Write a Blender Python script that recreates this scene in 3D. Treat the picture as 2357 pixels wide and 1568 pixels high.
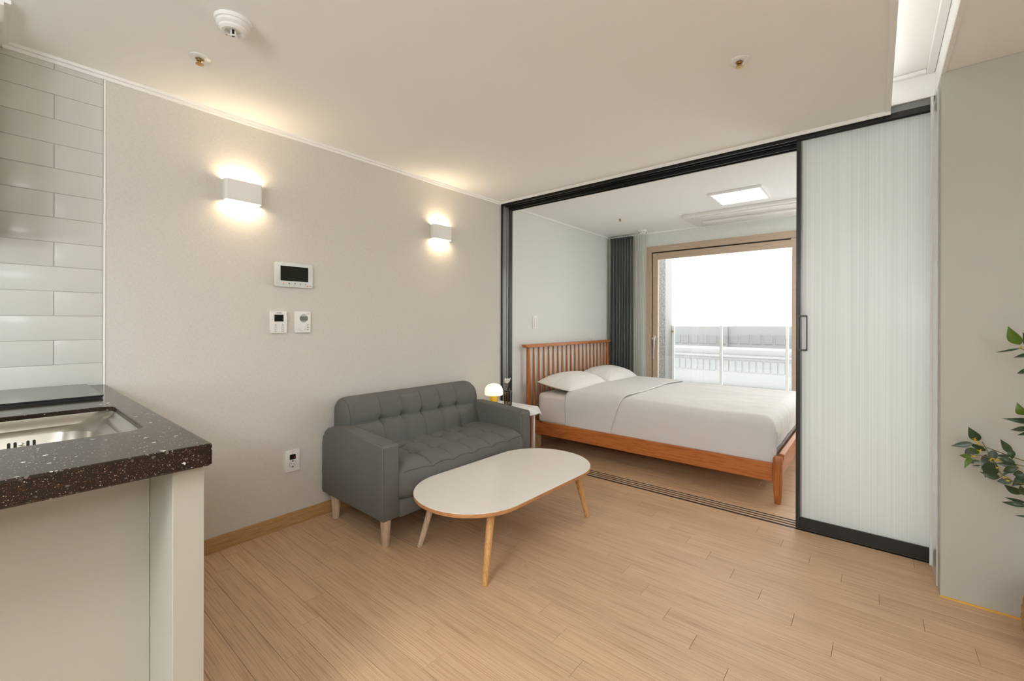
import bpy, bmesh, math, random
from mathutils import Vector, Matrix, noise
random.seed(7)
PI = math.pi
scn = bpy.context.scene
COL = scn.collection
for o in list(bpy.data.objects): bpy.data.objects.remove(o)

# ------------------------------------------------------------------ camera
YAW = 0.6961
cd = bpy.data.cameras.new('camera'); cam = bpy.data.objects.new('camera', cd); COL.objects.link(cam)
cd.sensor_width = 36; cd.lens = 1002 / 2357 * 36; cd.shift_y = -0.0169
cd.clip_start = 0.02; cd.clip_end = 400
cam.matrix_world = Matrix.Translation((2.642, -2.988, 1.195)) @ Matrix.Rotation(YAW, 4, 'Z') @ Matrix.Rotation(PI / 2, 4, 'X') @ Matrix.Rotation(0.0025, 4, 'Z')
scn.camera = cam
# ------------------------------------------------------------------ world, exposure
w = bpy.data.worlds.new('overcast_sky'); scn.world = w; w.use_nodes = True
bg = w.node_tree.nodes['Background']; bg.inputs[0].default_value = (1.0, 0.995, 0.985, 1); bg.inputs[1].default_value = 2.5
scn.view_settings.view_transform = 'Standard'; scn.view_settings.look = 'None'
scn.view_settings.exposure = 0.68; scn.view_settings.gamma = 1.0; scn.view_settings.use_curve_mapping = False
try:
    scn.cycles.max_bounces = 12; scn.cycles.diffuse_bounces = 7; scn.cycles.sample_clamp_indirect = 6
    scn.cycles.transparent_max_bounces = 16
except Exception: pass
# strengths of the flat's lamps and of the unseen fill lamps added
E_SCONCE = 33.0; E_BED_PANEL = 8.0; E_KITCHEN_FILL = 24.5; E_HALL_FILL = 12.0; E_COVE = 4.0; E_TABLE_LAMP = .50; E_BACK_FILL = 26.0; E_BED_FILL = 13.0

# ------------------------------------------------------------------ materials
MATS = {}
def mat(name, color=(.8, .8, .8), rough=.5, metal=0., spec=.5, coat=0., emit=None, estr=0., trans=0., ior=1.45, alpha=1.):
    m = bpy.data.materials.new(name); m.use_nodes = True; MATS[name] = m
    b = m.node_tree.nodes['Principled BSDF']
    b.inputs['Base Color'].default_value = (*color, 1); b.inputs['Roughness'].default_value = rough
    b.inputs['Metallic'].default_value = metal; b.inputs['Specular IOR Level'].default_value = spec
    b.inputs['Coat Weight'].default_value = coat; b.inputs['Transmission Weight'].default_value = trans
    b.inputs['IOR'].default_value = ior; b.inputs['Alpha'].default_value = alpha
    if emit: b.inputs['Emission Color'].default_value = (*emit, 1); b.inputs['Emission Strength'].default_value = estr
    return m
def N(m, t, **k):
    n = m.node_tree.nodes.new(t)
    for a, v in k.items():
        if a in n.inputs: n.inputs[a].default_value = v
        else: setattr(n, a, v)
    return n
def L(m, a, b): m.node_tree.links.new(a, b)
def bsdf(m): return m.node_tree.nodes['Principled BSDF']
def coords(m, scale=(1, 1, 1), kind='Object'):
    tc = N(m, 'ShaderNodeTexCoord'); mp = N(m, 'ShaderNodeMapping'); mp.inputs['Scale'].default_value = scale
    L(m, tc.outputs[kind], mp.inputs['Vector']); return mp.outputs['Vector']
def tex_noise(m, vec, scale=5, detail=3, rough=.5, dist=0):
    n = N(m, 'ShaderNodeTexNoise'); n.inputs['Scale'].default_value = scale; n.inputs['Detail'].default_value = detail
    n.inputs['Roughness'].default_value = rough; n.inputs['Distortion'].default_value = dist
    L(m, vec, n.inputs['Vector']); return n.outputs['Fac']
def ramp(m, fac, stops):
    r = N(m, 'ShaderNodeValToRGB'); e = r.color_ramp.elements
    while len(e) < len(stops): e.new(.5)
    for i, (p, c) in enumerate(stops):
        e[i].position = p; e[i].color = (*c, 1) if len(c) == 3 else c
    L(m, fac, r.inputs['Fac']); return r.outputs['Color']
def bump(m, fac, strength=.2, dist=.002):
    b = N(m, 'ShaderNodeBump'); b.inputs['Strength'].default_value = strength; b.inputs['Distance'].default_value = dist
    L(m, fac, b.inputs['Height']); L(m, b.outputs['Normal'], bsdf(m).inputs['Normal'])
def mixc(m, fac, a, b, mode='MIX'):
    x = N(m, 'ShaderNodeMix', data_type='RGBA', blend_type=mode)
    for inp, v in ((x.inputs[0], fac), (x.inputs[6], a), (x.inputs[7], b)):
        if hasattr(v, 'is_linked'): L(m, v, inp)
        elif isinstance(v, (tuple, list)): inp.default_value = (*v, 1)
        else: inp.default_value = v
    return x.outputs[2]
def math_node(m, op, a, b=0.):
    x = N(m, 'ShaderNodeMath', operation=op)
    for i, v in enumerate((a, b)):
        if hasattr(v, 'is_linked'): L(m, v, x.inputs[i])
        else: x.inputs[i].default_value = v
    return x.outputs[0]

def fabric(name, color, rough=.9, sc=500, st=.25, var=.12, blotch=3):
    m = mat(name, color, rough, spec=.2)
    v = coords(m)
    n1 = tex_noise(m, v, sc, 2); n2 = tex_noise(m, v, blotch, 4)
    a = tuple(c * (1 - var) for c in color); b = tuple(min(1, c * (1 + var)) for c in color)
    c1 = ramp(m, n1, [(.3, a), (.7, b)])
    c2 = ramp(m, n2, [(.3, tuple(c * (1 - var * .5) for c in color)), (.7, tuple(min(1, c * (1 + var * .5)) for c in color))])
    L(m, mixc(m, .45, c1, c2), bsdf(m).inputs['Base Color']); bump(m, n1, st, .001); return m
def wallpaper(name, color):
    m = mat(name, color, .85, spec=.2)
    h = tex_noise(m, coords(m, (60, 60, 420)), 1, 2); v = tex_noise(m, coords(m, (420, 420, 60)), 1, 2)
    s = math_node(m, 'ADD', h, v); b = tex_noise(m, coords(m), 2.2, 2)
    c = ramp(m, math_node(m, 'MULTIPLY', s, .5), [(.35, tuple(x * .93 for x in color)), (.65, tuple(x * 1.06 for x in color))])
    L(m, c, bsdf(m).inputs['Base Color']); bump(m, s, .35, .0012); return m
def wood(name, base, dark, scale=(3, 60, 60), fine=(10, 260, 260), rough=.45, knots=False, rnd=False, spec=.4):
    m = mat(name, base, rough, spec=spec)
    tc = N(m, 'ShaderNodeTexCoord'); vec = tc.outputs['Object']
    if rnd:
        oi = N(m, 'ShaderNodeObjectInfo'); cmb = N(m, 'ShaderNodeCombineXYZ')
        L(m, math_node(m, 'MULTIPLY', oi.outputs['Random'], 37.), cmb.inputs[0]); L(m, math_node(m, 'MULTIPLY', oi.outputs['Random'], 11.), cmb.inputs[1])
        va = N(m, 'ShaderNodeVectorMath', operation='ADD'); L(m, vec, va.inputs[0]); L(m, cmb.outputs[0], va.inputs[1]); vec = va.outputs[0]
    def mp(s):
        q = N(m, 'ShaderNodeMapping'); q.inputs['Scale'].default_value = s; L(m, vec, q.inputs['Vector']); return q.outputs['Vector']
    g = tex_noise(m, mp(scale), 1, 4, .55, .6); f = tex_noise(m, mp(fine), 1, 3, .6, .2)
    mid = tuple((a + b) / 2 for a, b in zip(base, dark))
    c1 = ramp(m, g, [(.32, mid), (.5, base), (.7, tuple(min(1, c * 1.1) for c in base))])
    c2 = ramp(m, f, [(.38, dark), (.52, base), (.75, tuple(min(1, c * 1.08) for c in base))])
    c = mixc(m, .6, c1, c2)
    if rnd:
        hs = N(m, 'ShaderNodeHueSaturation'); L(m, c, hs.inputs['Color'])
        L(m, math_node(m, 'ADD', math_node(m, 'MULTIPLY', oi.outputs['Random'], .10), .95), hs.inputs['Value']); c = hs.outputs['Color']
    if knots:
        vo = N(m, 'ShaderNodeTexVoronoi'); vo.inputs['Scale'].default_value = 1; L(m, mp((5.5, 9, 9)), vo.inputs['Vector'])
        k = ramp(m, vo.outputs['Distance'], [(.09, (1, 1, 1)), (.16, (0, 0, 0))])
        c = mixc(m, k, c, tuple(x * .22 for x in dark))
    L(m, c, bsdf(m).inputs['Base Color']); bump(m, f, .12, .0006); return m

WP = wallpaper('beige_wallpaper', (.63, .60, .545))
WPB = wallpaper('grey_green_wallpaper', (.74, .76, .725))
CEIL = mat('ceiling_paper', (.885, .885, .855), .9, spec=.15); bump(CEIL, tex_noise(CEIL, coords(CEIL), 260, 2), .12, .001)
CEILB = mat('bedroom_ceiling_paper', (.88, .89, .88), .9, spec=.15)
WHITE = mat('white_trim_paint', (.86, .855, .83), .4)
WHITEP = mat('white_plastic', (.80, .79, .76), .3)
GREYP = mat('grey_plastic', (.35, .36, .35), .4)
CREAM = mat('cream_laminate', (.42, .40, .335), .4)
WALLC = mat('closet_laminate', (.45, .435, .38), .45)
FLOORW = wood('oak_plank', (.61, .415, .255), (.39, .23, .125), (1.6, 24, 24), (3.2, 230, 230), .42, rnd=True, spec=.45)
FLOORG = mat('plank_joint', (.13, .08, .045), .8)
BASEW = wood('baseboard_wood', (.50, .30, .13), (.30, .15, .05), (26, 2.5, 60), (200, 8, 260), .45)
TILE = mat('white_glazed_tile', (.60, .60, .55), .17, spec=.4); bump(TILE, tex_noise(TILE, coords(TILE), 9, 2), .08, .004)
GROUT = mat('tile_grout', (.56, .54, .48), .8)
BLACKM = mat('black_anodised_frame', (.018, .017, .015), .35)
TRACKG = mat('grey_gloss_channel', (.20, .21, .205), .22, spec=.7)
RUB = wood('threshold_rib_wood', (.62, .44, .28), (.40, .26, .15), (3, 60, 60))
SOFA = fabric('grey_sofa_fabric', (.145, .144, .133), .92, 700, .3, .22, 5)
SEAM = mat('sofa_seam_thread', (.035, .034, .03), .9)
LEGP = wood('pale_leg_wood', (.66, .52, .40), (.42, .30, .20), (30, 30, 2), (160, 160, 6), .5)
LEGO = wood('oak_leg_wood', (.60, .34, .13), (.34, .16, .04), (30, 30, 2), (180, 180, 9), .4)
TEDGE = wood('table_edge_wood', (.52, .26, .11), (.35, .15, .05), (6, 6, 90), (30, 30, 300), .45)
TTOP = mat('white_tabletop_laminate', (.78, .74, .68), .22, spec=.5)
BEDW = wood('orange_pine', (.50, .165, .045), (.30, .085, .02), (2.5, 22, 22), (7, 90, 90), .35, knots=True)
BEDS = wood('orange_pine_spindle', (.46, .155, .04), (.28, .08, .018), (22, 22, 2), (90, 90, 6), .35)
PINE = wood('bare_pine', (.66, .46, .26), (.45, .28, .13), (20, 20, 3), (80, 80, 8), .6)
DUVET = fabric('white_duvet_cotton', (.69, .675, .65), .9, 900, .12, .03, 2)
SHEET = fabric('white_sheet_cotton', (.74, .70, .66), .9, 900, .12, .03, 2)
PILLOW = fabric('pillow_cotton', (.80, .78, .74), .9, 900, .12, .03, 2)
CURT = fabric('charcoal_curtain_cloth', (.125, .13, .122), .9, 600, .2, .2, 5)
CHROME = mat('satin_metal', (.62, .62, .60), .25, metal=1)
STEEL = mat('brushed_steel', (.52, .49, .43), .28, metal=1)
BRASS = mat('sprinkler_brass', (.45, .30, .12), .3, metal=1)
DARK = mat('dark_screen', (.012, .013, .009), .12)
DARKH = mat('dark_hole', (.01, .01, .01), .6)
LCD = mat('grey_lcd', (.20, .22, .20), .2)
INK = mat('grey_print', (.10, .10, .10), .7)
INKO = mat('orange_print', (.75, .18, .04), .7)
REDL = mat('red_indicator', (.8, .03, .03), .4, emit=(1, .05, .08), estr=.8)
YEL = mat('yellow_lamp_base', (.90, .50, .02), .35, emit=(1, .45, .0), estr=0.)
BLOSS = mat('yellow_blossom', (.55, .38, .02), .7)
CAULK = mat('amber_caulk', (.75, .42, .06), .5)
WINW = wood('window_frame_wood', (.52, .40, .30), (.40, .29, .20), (40, 3, 40), (300, 9, 300), .5)
WINH = wood('window_head_wood', (.52, .40, .30), (.40, .29, .20), (3, 40, 40), (9, 300, 300), .5)
CONC = mat('speckled_concrete', (.34, .34, .32), .9); L(CONC, ramp(CONC, tex_noise(CONC, coords(CONC), 38, 4, .75), [(.38, (.07, .07, .065)), (.62, (.27, .27, .26))]), bsdf(CONC).inputs['Base Color'])
RENDER = mat('pale_render', (.31, .31, .308), .9)
RENDG = mat('pale_grey_window', (.275, .28, .28), .6)
GROUND = mat('pale_outdoor_ground', (.8, .8, .79), .9)
RAILM = mat('white_rail_paint', (.72, .72, .71), .4)
LEAFA = mat('dark_leaf', (.030, .055, .022), .4); LEAFB = mat('green_leaf', (.085, .155, .018), .4); LEAFC = mat('grey_green_leaf', (.075, .10, .075), .35)
STEM = mat('plant_stem', (.16, .14, .04), .7); TRUNK = mat('plant_trunk', (.16, .09, .05), .8)
BASK = mat('seagrass_basket', (.42, .26, .12), .9); SOIL = mat('potting_moss', (.05, .04, .02), 1)
L_SC = mat('sconce_glow', (1, .9, .8), .5, emit=(1, .77, .50), estr=E_SCONCE)
L_BP = mat('bedroom_panel_glow', (1, 1, 1), .5, emit=(1, .985, .95), estr=E_BED_PANEL)
L_RP = mat('kitchen_fill_glow', (1, 1, 1), .5, emit=(.95, 1, 1.06), estr=E_KITCHEN_FILL)  # glow of the added drum on the kitchen side
L_CV = mat('cove_strip_glow', (1, 1, 1), .5, emit=(1, 1, 1), estr=E_COVE)
L_HD = mat('hall_fill_glow', (1, 1, 1), .5, emit=(.95, 1, 1.06), estr=E_HALL_FILL)  # glow of the added drum in the hall
L_HL = mat('back_fill_glow', (1, 1, 1), .5, emit=(.95, 1, 1.06), estr=E_BACK_FILL)  # glow of the added globe behind the camera
L_BL = mat('bedroom_fill_glow', (1, 1, 1), .5, emit=(.98, 1, 1.03), estr=E_BED_FILL)  # glow of the added globe in the bedroom
L_TL = mat('lamp_shade_glow', (.95, .9, .8), .4, emit=(1, .86, .62), estr=E_TABLE_LAMP)
# counter stone: dark brown with pale and rust chips
STONE = mat('speckled_brown_stone', (.03, .02, .015), .14, spec=.32)
def chips(m, base, sets):
    c = base
    for sc, hi, col, thr in sets:
        vo = N(m, 'ShaderNodeTexVoronoi'); vo.inputs['Scale'].default_value = sc; vo.inputs['Randomness'].default_value = 1
        wv = N(m, 'ShaderNodeVectorMath', operation='ADD'); nz = N(m, 'ShaderNodeTexNoise'); nz.inputs['Scale'].default_value = sc * 1.3
        cv = coords(m); L(m, cv, nz.inputs['Vector'])
        sc_ = N(m, 'ShaderNodeVectorMath', operation='SCALE'); L(m, nz.outputs['Color'], sc_.inputs[0]); sc_.inputs['Scale'].default_value = .55 / sc
        L(m, cv, wv.inputs[0]); L(m, sc_.outputs[0], wv.inputs[1]); L(m, wv.outputs[0], vo.inputs['Vector'])
        sep = N(m, 'ShaderNodeSeparateColor'); L(m, vo.outputs['Color'], sep.inputs[0])
        size = math_node(m, 'ADD', math_node(m, 'MULTIPLY', sep.outputs[1], .9), .25)
        d = ramp(m, math_node(m, 'DIVIDE', vo.outputs['Distance'], size), [(hi * .8, (1, 1, 1)), (hi, (0, 0, 0))])
        g = math_node(m, 'GREATER_THAN', sep.outputs[0], thr)
        shade = mixc(m, sep.outputs[2], col, tuple(x * .35 for x in col))
        c = mixc(m, math_node(m, 'MULTIPLY', d, g), c, shade)
    L(m, c, bsdf(m).inputs['Base Color'])
chips(STONE, (.016, .010, .006), [(520, .40, (.20, .08, .03), .72), (330, .38, (.34, .27, .19), .80), (120, .42, (.13, .11, .08), .72), (150, .34, (.55, .50, .42), .90), (62, .34, (.66, .64, .60), .90)])
def layered_glass(name, tint, tweight, rough=0., transl=0., bumpv=None):
    m = bpy.data.materials.new(name); m.use_nodes = True; MATS[name] = m; nt = m.node_tree
    nt.nodes.remove(nt.nodes['Principled BSDF']); out = nt.nodes['Material Output']
    tr = N(m, 'ShaderNodeBsdfTransparent'); tr.inputs[0].default_value = (*tint, 1)
    gl = N(m, 'ShaderNodeBsdfGlossy'); gl.inputs['Roughness'].default_value = rough
    fr = N(m, 'ShaderNodeFresnel'); fr.inputs[0].default_value = 1.45
    mx = N(m, 'ShaderNodeMixShader'); L(m, fr.outputs[0], mx.inputs[0]); L(m, gl.outputs[0], mx.inputs[2])
    if transl:
        t2 = N(m, 'ShaderNodeBsdfTranslucent'); t2.inputs[0].default_value = (.93, .94, .93, 1)
        m2 = N(m, 'ShaderNodeMixShader'); m2.inputs[0].default_value = transl
        L(m, tr.outputs[0], m2.inputs[1]); L(m, t2.outputs[0], m2.inputs[2]); L(m, m2.outputs[0], mx.inputs[1])
    else: L(m, tr.outputs[0], mx.inputs[1])
    L(m, mx.outputs[0], out.inputs[0]); return m
GLASS = layered_glass('clear_window_glass', (.97, .98, .975), 1)
SMOKE = layered_glass('smoky_vase_glass', (.68, .66, .63), 1)
RAILG = layered_glass('railing_glass', (.93, .94, .94), 1)
SHEER = bpy.data.materials.new('sheer_curtain_cloth'); SHEER.use_nodes = True; MATS['sheer'] = SHEER
bsdf(SHEER).inputs['Base Color'].default_value = (.86, .86, .84, 1); bsdf(SHEER).inputs['Roughness'].default_value = .9
_s = N(SHEER, 'ShaderNodeBsdfTranslucent'); _s.inputs[0].default_value = (.9, .9, .88, 1)
_q = N(SHEER, 'ShaderNodeMixShader'); _q.inputs[0].default_value = .68
L(SHEER, bsdf(SHEER).outputs[0], _q.inputs[1]); L(SHEER, _s.outputs[0], _q.inputs[2]); L(SHEER, _q.outputs[0], SHEER.node_tree.nodes['Material Output'].inputs[0])
# reeded, frosted door glass: rough refraction with fine vertical flutes
REED = bpy.data.materials.new('reeded_frosted_glass'); REED.use_nodes = True; MATS['reed'] = REED
_b = bsdf(REED); _b.inputs['Base Color'].default_value = (.93, .94, .93, 1); _b.inputs['Roughness'].default_value = .22
_b.inputs['Transmission Weight'].default_value = .22; _b.inputs['IOR'].default_value = 1.4
_fl = tex_noise(REED, coords(REED, (420, 20, .8)), 1, 3); bump(REED, _fl, .5, .002)
_tl = N(REED, 'ShaderNodeBsdfTranslucent'); _st = tex_noise(REED, coords(REED, (160, 6, .35)), 1, 4); L(REED, ramp(REED, _st, [(.3, (.84, .85, .84)), (.6, (.99, 1, .99))]), _tl.inputs[0])
_mx = N(REED, 'ShaderNodeMixShader'); _mx.inputs[0].default_value = .62
L(REED, _b.outputs[0], _mx.inputs[1]); L(REED, _tl.outputs[0], _mx.inputs[2]); L(REED, _mx.outputs[0], REED.node_tree.nodes['Material Output'].inputs[0])
CLEARR = layered_glass('clear_reeded_glass', (.96, .97, .96), 1, .1)

# ------------------------------------------------------------------ helpers
def root_loc(o):
    p = Vector((0, 0, 0))
    while o is not None: p += o.location; o = o.parent
    return p
def obj(name, bm, m, parent=None, smooth=None, loc=None, bev=0):
    """link a bmesh (built in world space) as one object; origin at parent's base"""
    me = bpy.data.meshes.new(name)
    if bev: bmesh.ops.bevel(bm, geom=list(bm.edges), offset=bev, segments=2, affect='EDGES', profile=.6, clamp_overlap=True)
    bmesh.ops.recalc_face_normals(bm, faces=bm.faces)
    off = root_loc(parent) if parent else Vector((0, 0, 0))
    if loc is not None: off = Vector(loc)
    if off.length: bmesh.ops.translate(bm, verts=bm.verts, vec=-off)
    bm.to_mesh(me); bm.free(); me.materials.append(m)
    if smooth is not None: me.shade_smooth(); me.set_sharp_from_angle(angle=math.radians(smooth))
    o = bpy.data.objects.new(name, me); COL.objects.link(o)
    if parent: o.parent = parent
    if loc is not None: o.location = Vector(loc) - (root_loc(parent) if parent else Vector((0, 0, 0)))
    return o
def tag(o, label=None, cat=None, group=None, kind=None):
    if label: o['label'] = label
    if cat: o['category'] = cat
    if group: o['group'] = group
    if kind: o['kind'] = kind
    return o
def thing(name, label, cat, loc, group=None):
    o = bpy.data.objects.new(name, None); COL.objects.link(o); o.location = loc; o.empty_display_size = .1
    return tag(o, label, cat, group)
def struct(o): o['kind'] = 'structure'; return o
def dup(root, loc, label=None):
    r = root.copy(); COL.objects.link(r); r.location = loc
    if label: r['label'] = label
    for ch in list(root.children):
        c = ch.copy(); COL.objects.link(c); c.parent = r
        for g in list(ch.children):
            d = g.copy(); COL.objects.link(d); d.parent = c
    return r
def box(bm, x0, x1, y0, y1, z0, z1, bev=0, seg=2):
    vs = [bm.verts.new((x, y, z)) for x in (x0, x1) for y in (y0, y1) for z in (z0, z1)]
    fs = [bm.faces.new([vs[i] for i in f]) for f in ((0, 1, 3, 2), (4, 6, 7, 5), (0, 4, 5, 1), (2, 3, 7, 6), (0, 2, 6, 4), (1, 5, 7, 3))]
    if bev:
        es = list({e for f in fs for e in f.edges})
        bmesh.ops.bevel(bm, geom=es, offset=bev, segments=seg, affect='EDGES', profile=.5)
    return bm
def bx(*a, **k): return box(bmesh.new(), *a, **k)
def cyl(bm, p0, p1, r0, r1=None, n=20, caps=True):
    r1 = r0 if r1 is None else r1; p0 = Vector(p0); p1 = Vector(p1); d = (p1 - p0).normalized()
    a = d.orthogonal().normalized(); b = d.cross(a)
    A = [bm.verts.new(p0 + (a * math.cos(2 * PI * i / n) + b * math.sin(2 * PI * i / n)) * r0) for i in range(n)]
    B = [bm.verts.new(p1 + (a * math.cos(2 * PI * i / n) + b * math.sin(2 * PI * i / n)) * r1) for i in range(n)]
    for i in range(n): bm.faces.new((A[i], A[(i + 1) % n], B[(i + 1) % n], B[i]))
    if caps: bm.faces.new(A[::-1]); bm.faces.new(B)
    return bm
def lathe(bm, c, prof, n=32, axis='z', closed_ends=True):
    """prof: (radius, height) pairs; axis z or x/-z for ceiling pieces"""
    c = Vector(c); rings = []
    for r, h in prof:
        ring = []
        for i in range(n):
            a = 2 * PI * i / n
            v = Vector((r * math.cos(a), r * math.sin(a), h))
            if axis == 'x': v = Vector((h, r * math.cos(a), r * math.sin(a)))
            ring.append(bm.verts.new(c + v))
        rings.append(ring)
    for A, B in zip(rings, rings[1:]):
        for i in range(n): bm.faces.new((A[i], A[(i + 1) % n], B[(i + 1) % n], B[i]))
    if closed_ends: bm.faces.new(rings[0][::-1]); bm.faces.new(rings[-1])
    return bm
def tube(bm, pts, r, n=8, r1=None):
    pts = [Vector(p) for p in pts]; rings = []; up = None
    for i, p in enumerate(pts):
        d = (pts[min(i + 1, len(pts) - 1)] - pts[max(i - 1, 0)]).normalized()
        a = d.orthogonal().normalized() if up is None else (up - d * up.dot(d)).normalized()
        up = a; b = d.cross(a); rr = r if r1 is None else r + (r1 - r) * i / (len(pts) - 1)
        rings.append([bm.verts.new(p + (a * math.cos(2 * PI * k / n) + b * math.sin(2 * PI * k / n)) * rr) for k in range(n)])
    for A, B in zip(rings, rings[1:]):
        for i in range(n): bm.faces.new((A[i], A[(i + 1) % n], B[(i + 1) % n], B[i]))
    bm.faces.new(rings[0][::-1]); bm.faces.new(rings[-1]); return bm
def rrect(cx, cy, hw, hh, r, n=6):
    out = []
    for sx, sy, a0 in ((1, 1, 0), (-1, 1, PI / 2), (-1, -1, PI), (1, -1, 1.5 * PI)):
        for i in range(n + 1):
            a = a0 + PI / 2 * i / n
            out.append((cx + sx * (hw - r) + r * math.cos(a), cy + sy * (hh - r) + r * math.sin(a)))
    return out
def prism(bm, poly, fn, h0, h1, bev=0):
    """poly of (a,b), fn(a,b,h)->xyz"""
    A = [bm.verts.new(fn(a, b, h0)) for a, b in poly]; B = [bm.verts.new(fn(a, b, h1)) for a, b in poly]
    n = len(poly); f0 = bm.faces.new(A[::-1]); f1 = bm.faces.new(B)
    for i in range(n): bm.faces.new((A[i], A[(i + 1) % n], B[(i + 1) % n], B[i]))
    if bev: bmesh.ops.bevel(bm, geom=list(f1.edges) + list(f0.edges), offset=bev, segments=2, affect='EDGES', profile=.5)
    return bm
XY = lambda a, b, h: (a, b, h)
XZ = lambda a, b, h: (a, h, b)
YZ = lambda a, b, h: (h, a, b)
def grid(bm, nu, nv, fn, wrap_u=False):
    V = [[bm.verts.new(fn(i / (nu - (0 if wrap_u else 1)), j / (nv - 1))) for j in range(nv)] for i in range(nu)]
    for i in range(nu if wrap_u else nu - 1):
        for j in range(nv - 1): bm.faces.new((V[i][j], V[(i + 1) % nu][j], V[(i + 1) % nu][j + 1], V[i][j + 1]))
    return V
def text(name, s, size, m, parent, loc, rot):
    cu = bpy.data.curves.new(name, 'FONT'); cu.body = s; cu.size = size; cu.align_x = 'CENTER'; cu.extrude = .0002
    t = bpy.data.objects.new('tmp', cu); COL.objects.link(t)
    dg = bpy.context.evaluated_depsgraph_get(); me = bpy.data.meshes.new_from_object(t.evaluated_get(dg))
    bpy.data.objects.remove(t); me.materials.clear(); me.materials.append(m)
    o = bpy.data.objects.new(name, me); COL.objects.link(o); o.parent = parent
    o.location = Vector(loc) - root_loc(parent); o.rotation_euler = rot; return o
ON_LEFT = (PI / 2, 0, PI / 2)      # lettering that faces +x

# ------------------------------------------------------------------ room shell
H = 2.30
XC0, XC1 = 2.70, 2.861               # light cove
BACK, RIGHT = -5.6, 4.3
BW, BR = 2.14, 3.30                  # bedroom window wall, bedroom right wall
floor = struct(obj('floor', bx(-.1, RIGHT + .1, BACK - .1, BW + .05, -.12, -.0125), FLOORG))
PL, PW = .808, .0976
full = {}
def plank(x0, x1, y0, y1, zt=0.):
    Lx, Ly = round(x1 - x0, 4), round(y1 - y0, 4); key = (Lx, Ly)
    if key not in full:
        bm = bx(0, Lx, 0, Ly, -.012, 0)
        es = [e for e in bm.edges if all(v.co.z > -.001 for v in e.verts)]
        bmesh.ops.bevel(bm, geom=es, offset=.0007, segments=1, affect='EDGES')
        bmesh.ops.recalc_face_normals(bm, faces=bm.faces)
        me = bpy.data.meshes.new('plank'); bm.to_mesh(me); bm.free(); me.materials.append(FLOORW); full[key] = me
    o = bpy.data.objects.new('plank', full[key]); COL.objects.link(o); o.parent = floor; o.location = (x0, y0, zt)
def lay(y0, y1, r, xmax, g=.0009):
    off = (1.444 + (r - 8) * PL / 6) % PL
    x = off - PL
    while x < xmax:
        a, b = max(x, 0), min(x + PL, xmax)
        if b - a > .03: plank(a + g / 2, b - g / 2, y0 + g / 2, y1 - g / 2)
        x += PL
for r in range(0, 33):
    yt = .02 - PW * r
    lay(yt - PW, min(yt, .020), r, 4.3 if yt < -.31 else 3.2)
for k in range(21):
    y0 = .164 + PW * k
    if y0 < BW: lay(y0, min(y0 + PW, BW), 29 - k, BR)
struct(obj('floor_threshold', bx(0, 3.25, .0205, .1635, -.012, -.0018), DARKH))
thr = [o for o in bpy.data.objects if o.name == 'floor_threshold'][0]; thr.name = 'trim_1'
for a, b in ((.0205, .026), (.045, .061), (.080, .096), (.115, .131), (.150, .1635)):
    obj('rib', bx(0, 3.25, a, b, -.0017, .0008, bev=.0004, seg=1), RUB if a > .03 else BLACKM, thr)

struct(obj('wall_left', bx(-.1, 0, -2.662, .1650, 0, H + .02), WP))
# tiled kitchen stretch of the same wall
wk = struct(obj('wall_kitchen', bx(-.1, -.0022, BACK, -2.6625, 0, H + .15), GROUT))
z = .912; row = 0
while z < 2.30:
    z1 = min(z + .103, 2.298)
    cuts = [-2.668, -2.969, -3.270] if row % 2 == 0 else [-2.668, -2.820, -3.121, -3.30]
    for a, b in zip(cuts, cuts[1:]):
        bm = bx(-.006, .0015, b + .0009, a - .0009, z + .0009, z1 - .0009)
        es = [e for e in bm.edges if all(v.co.x > .001 for v in e.verts)]
        bmesh.ops.bevel(bm, geom=es, offset=.003, segments=2, affect='EDGES', profile=.6)
        obj('tile', bm, TILE, wk, 40)
    z += .103; row += 1
struct(obj('trim_2', bx(-.005, .004, -2.668, -2.661, .905, H, bev=.001), WHITE))
# tiled bulkhead that turns towards the kitchen, seen edge-on
bk = struct(obj('wall_bulkhead', bx(.0, .24, -3.6, -2.976, 1.532, H), GROUT))
z = 1.532; row = 0
while z < 2.29:
    z1 = min(z + .103, 2.298)
    for a, b in ((0.0, .24),) if row % 2 else ((0, .15), (.15, .24)):
        obj('tile', bx(a + .003, b - .001, -2.976, -2.9705, z + .001, z1 - .001, bev=.002, seg=1), TILE, bk, 40)
    z += .103; row += 1
struct(obj('wall_back', bx(-.1, RIGHT + .1, BACK - .1, BACK, 0, H + .2), WP))
struct(obj('wall_right', bx(RIGHT, RIGHT + .1, BACK, BW, 0, H + .2), WP))
struct(obj('wall_closet', bx(XC1, RIGHT, -.312, .0185, 0, H, bev=.001, seg=1), WALLC))
struct(obj('trim_3', bx(XC1 - .0055, XC1, -.222, -.012, .002, 2.27, bev=.001), mat('white_gloss_panel', (.70, .71, .70), .10, spec=.6)))
struct(obj('trim_4', bx(XC1 - .001, RIGHT, -.318, -.312, 0, .006), CAULK))
struct(obj('trim_5', bx(XC1 - .012, XC1 - .001, .0, .018, 0, 2.325, bev=.001), WHITE))
struct(obj('wall_bedroom_left', bx(-.1, 0, .1655, BW + .1, 0, H + .02), WPB))
struct(obj('wall_bedroom_right', bx(BR, BR + .1, .1, BW + .1, 0, H + .02), WPB))
# wall with the balcony window opening
WX0, WX1, WZ0, WZ1 = .500, 2.95, .08, 2.125
bm = bx(-.1, WX0, BW, BW + .16, 0, H + .02); box(bm, WX1, BR + .1, BW, BW + .16, 0, H + .02)
box(bm, WX0, WX1, BW, BW + .16, WZ1, H + .02); box(bm, WX0, WX1, BW, BW + .16, 0, WZ0)
struct(obj('wall_window', bm, WPB))
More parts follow.
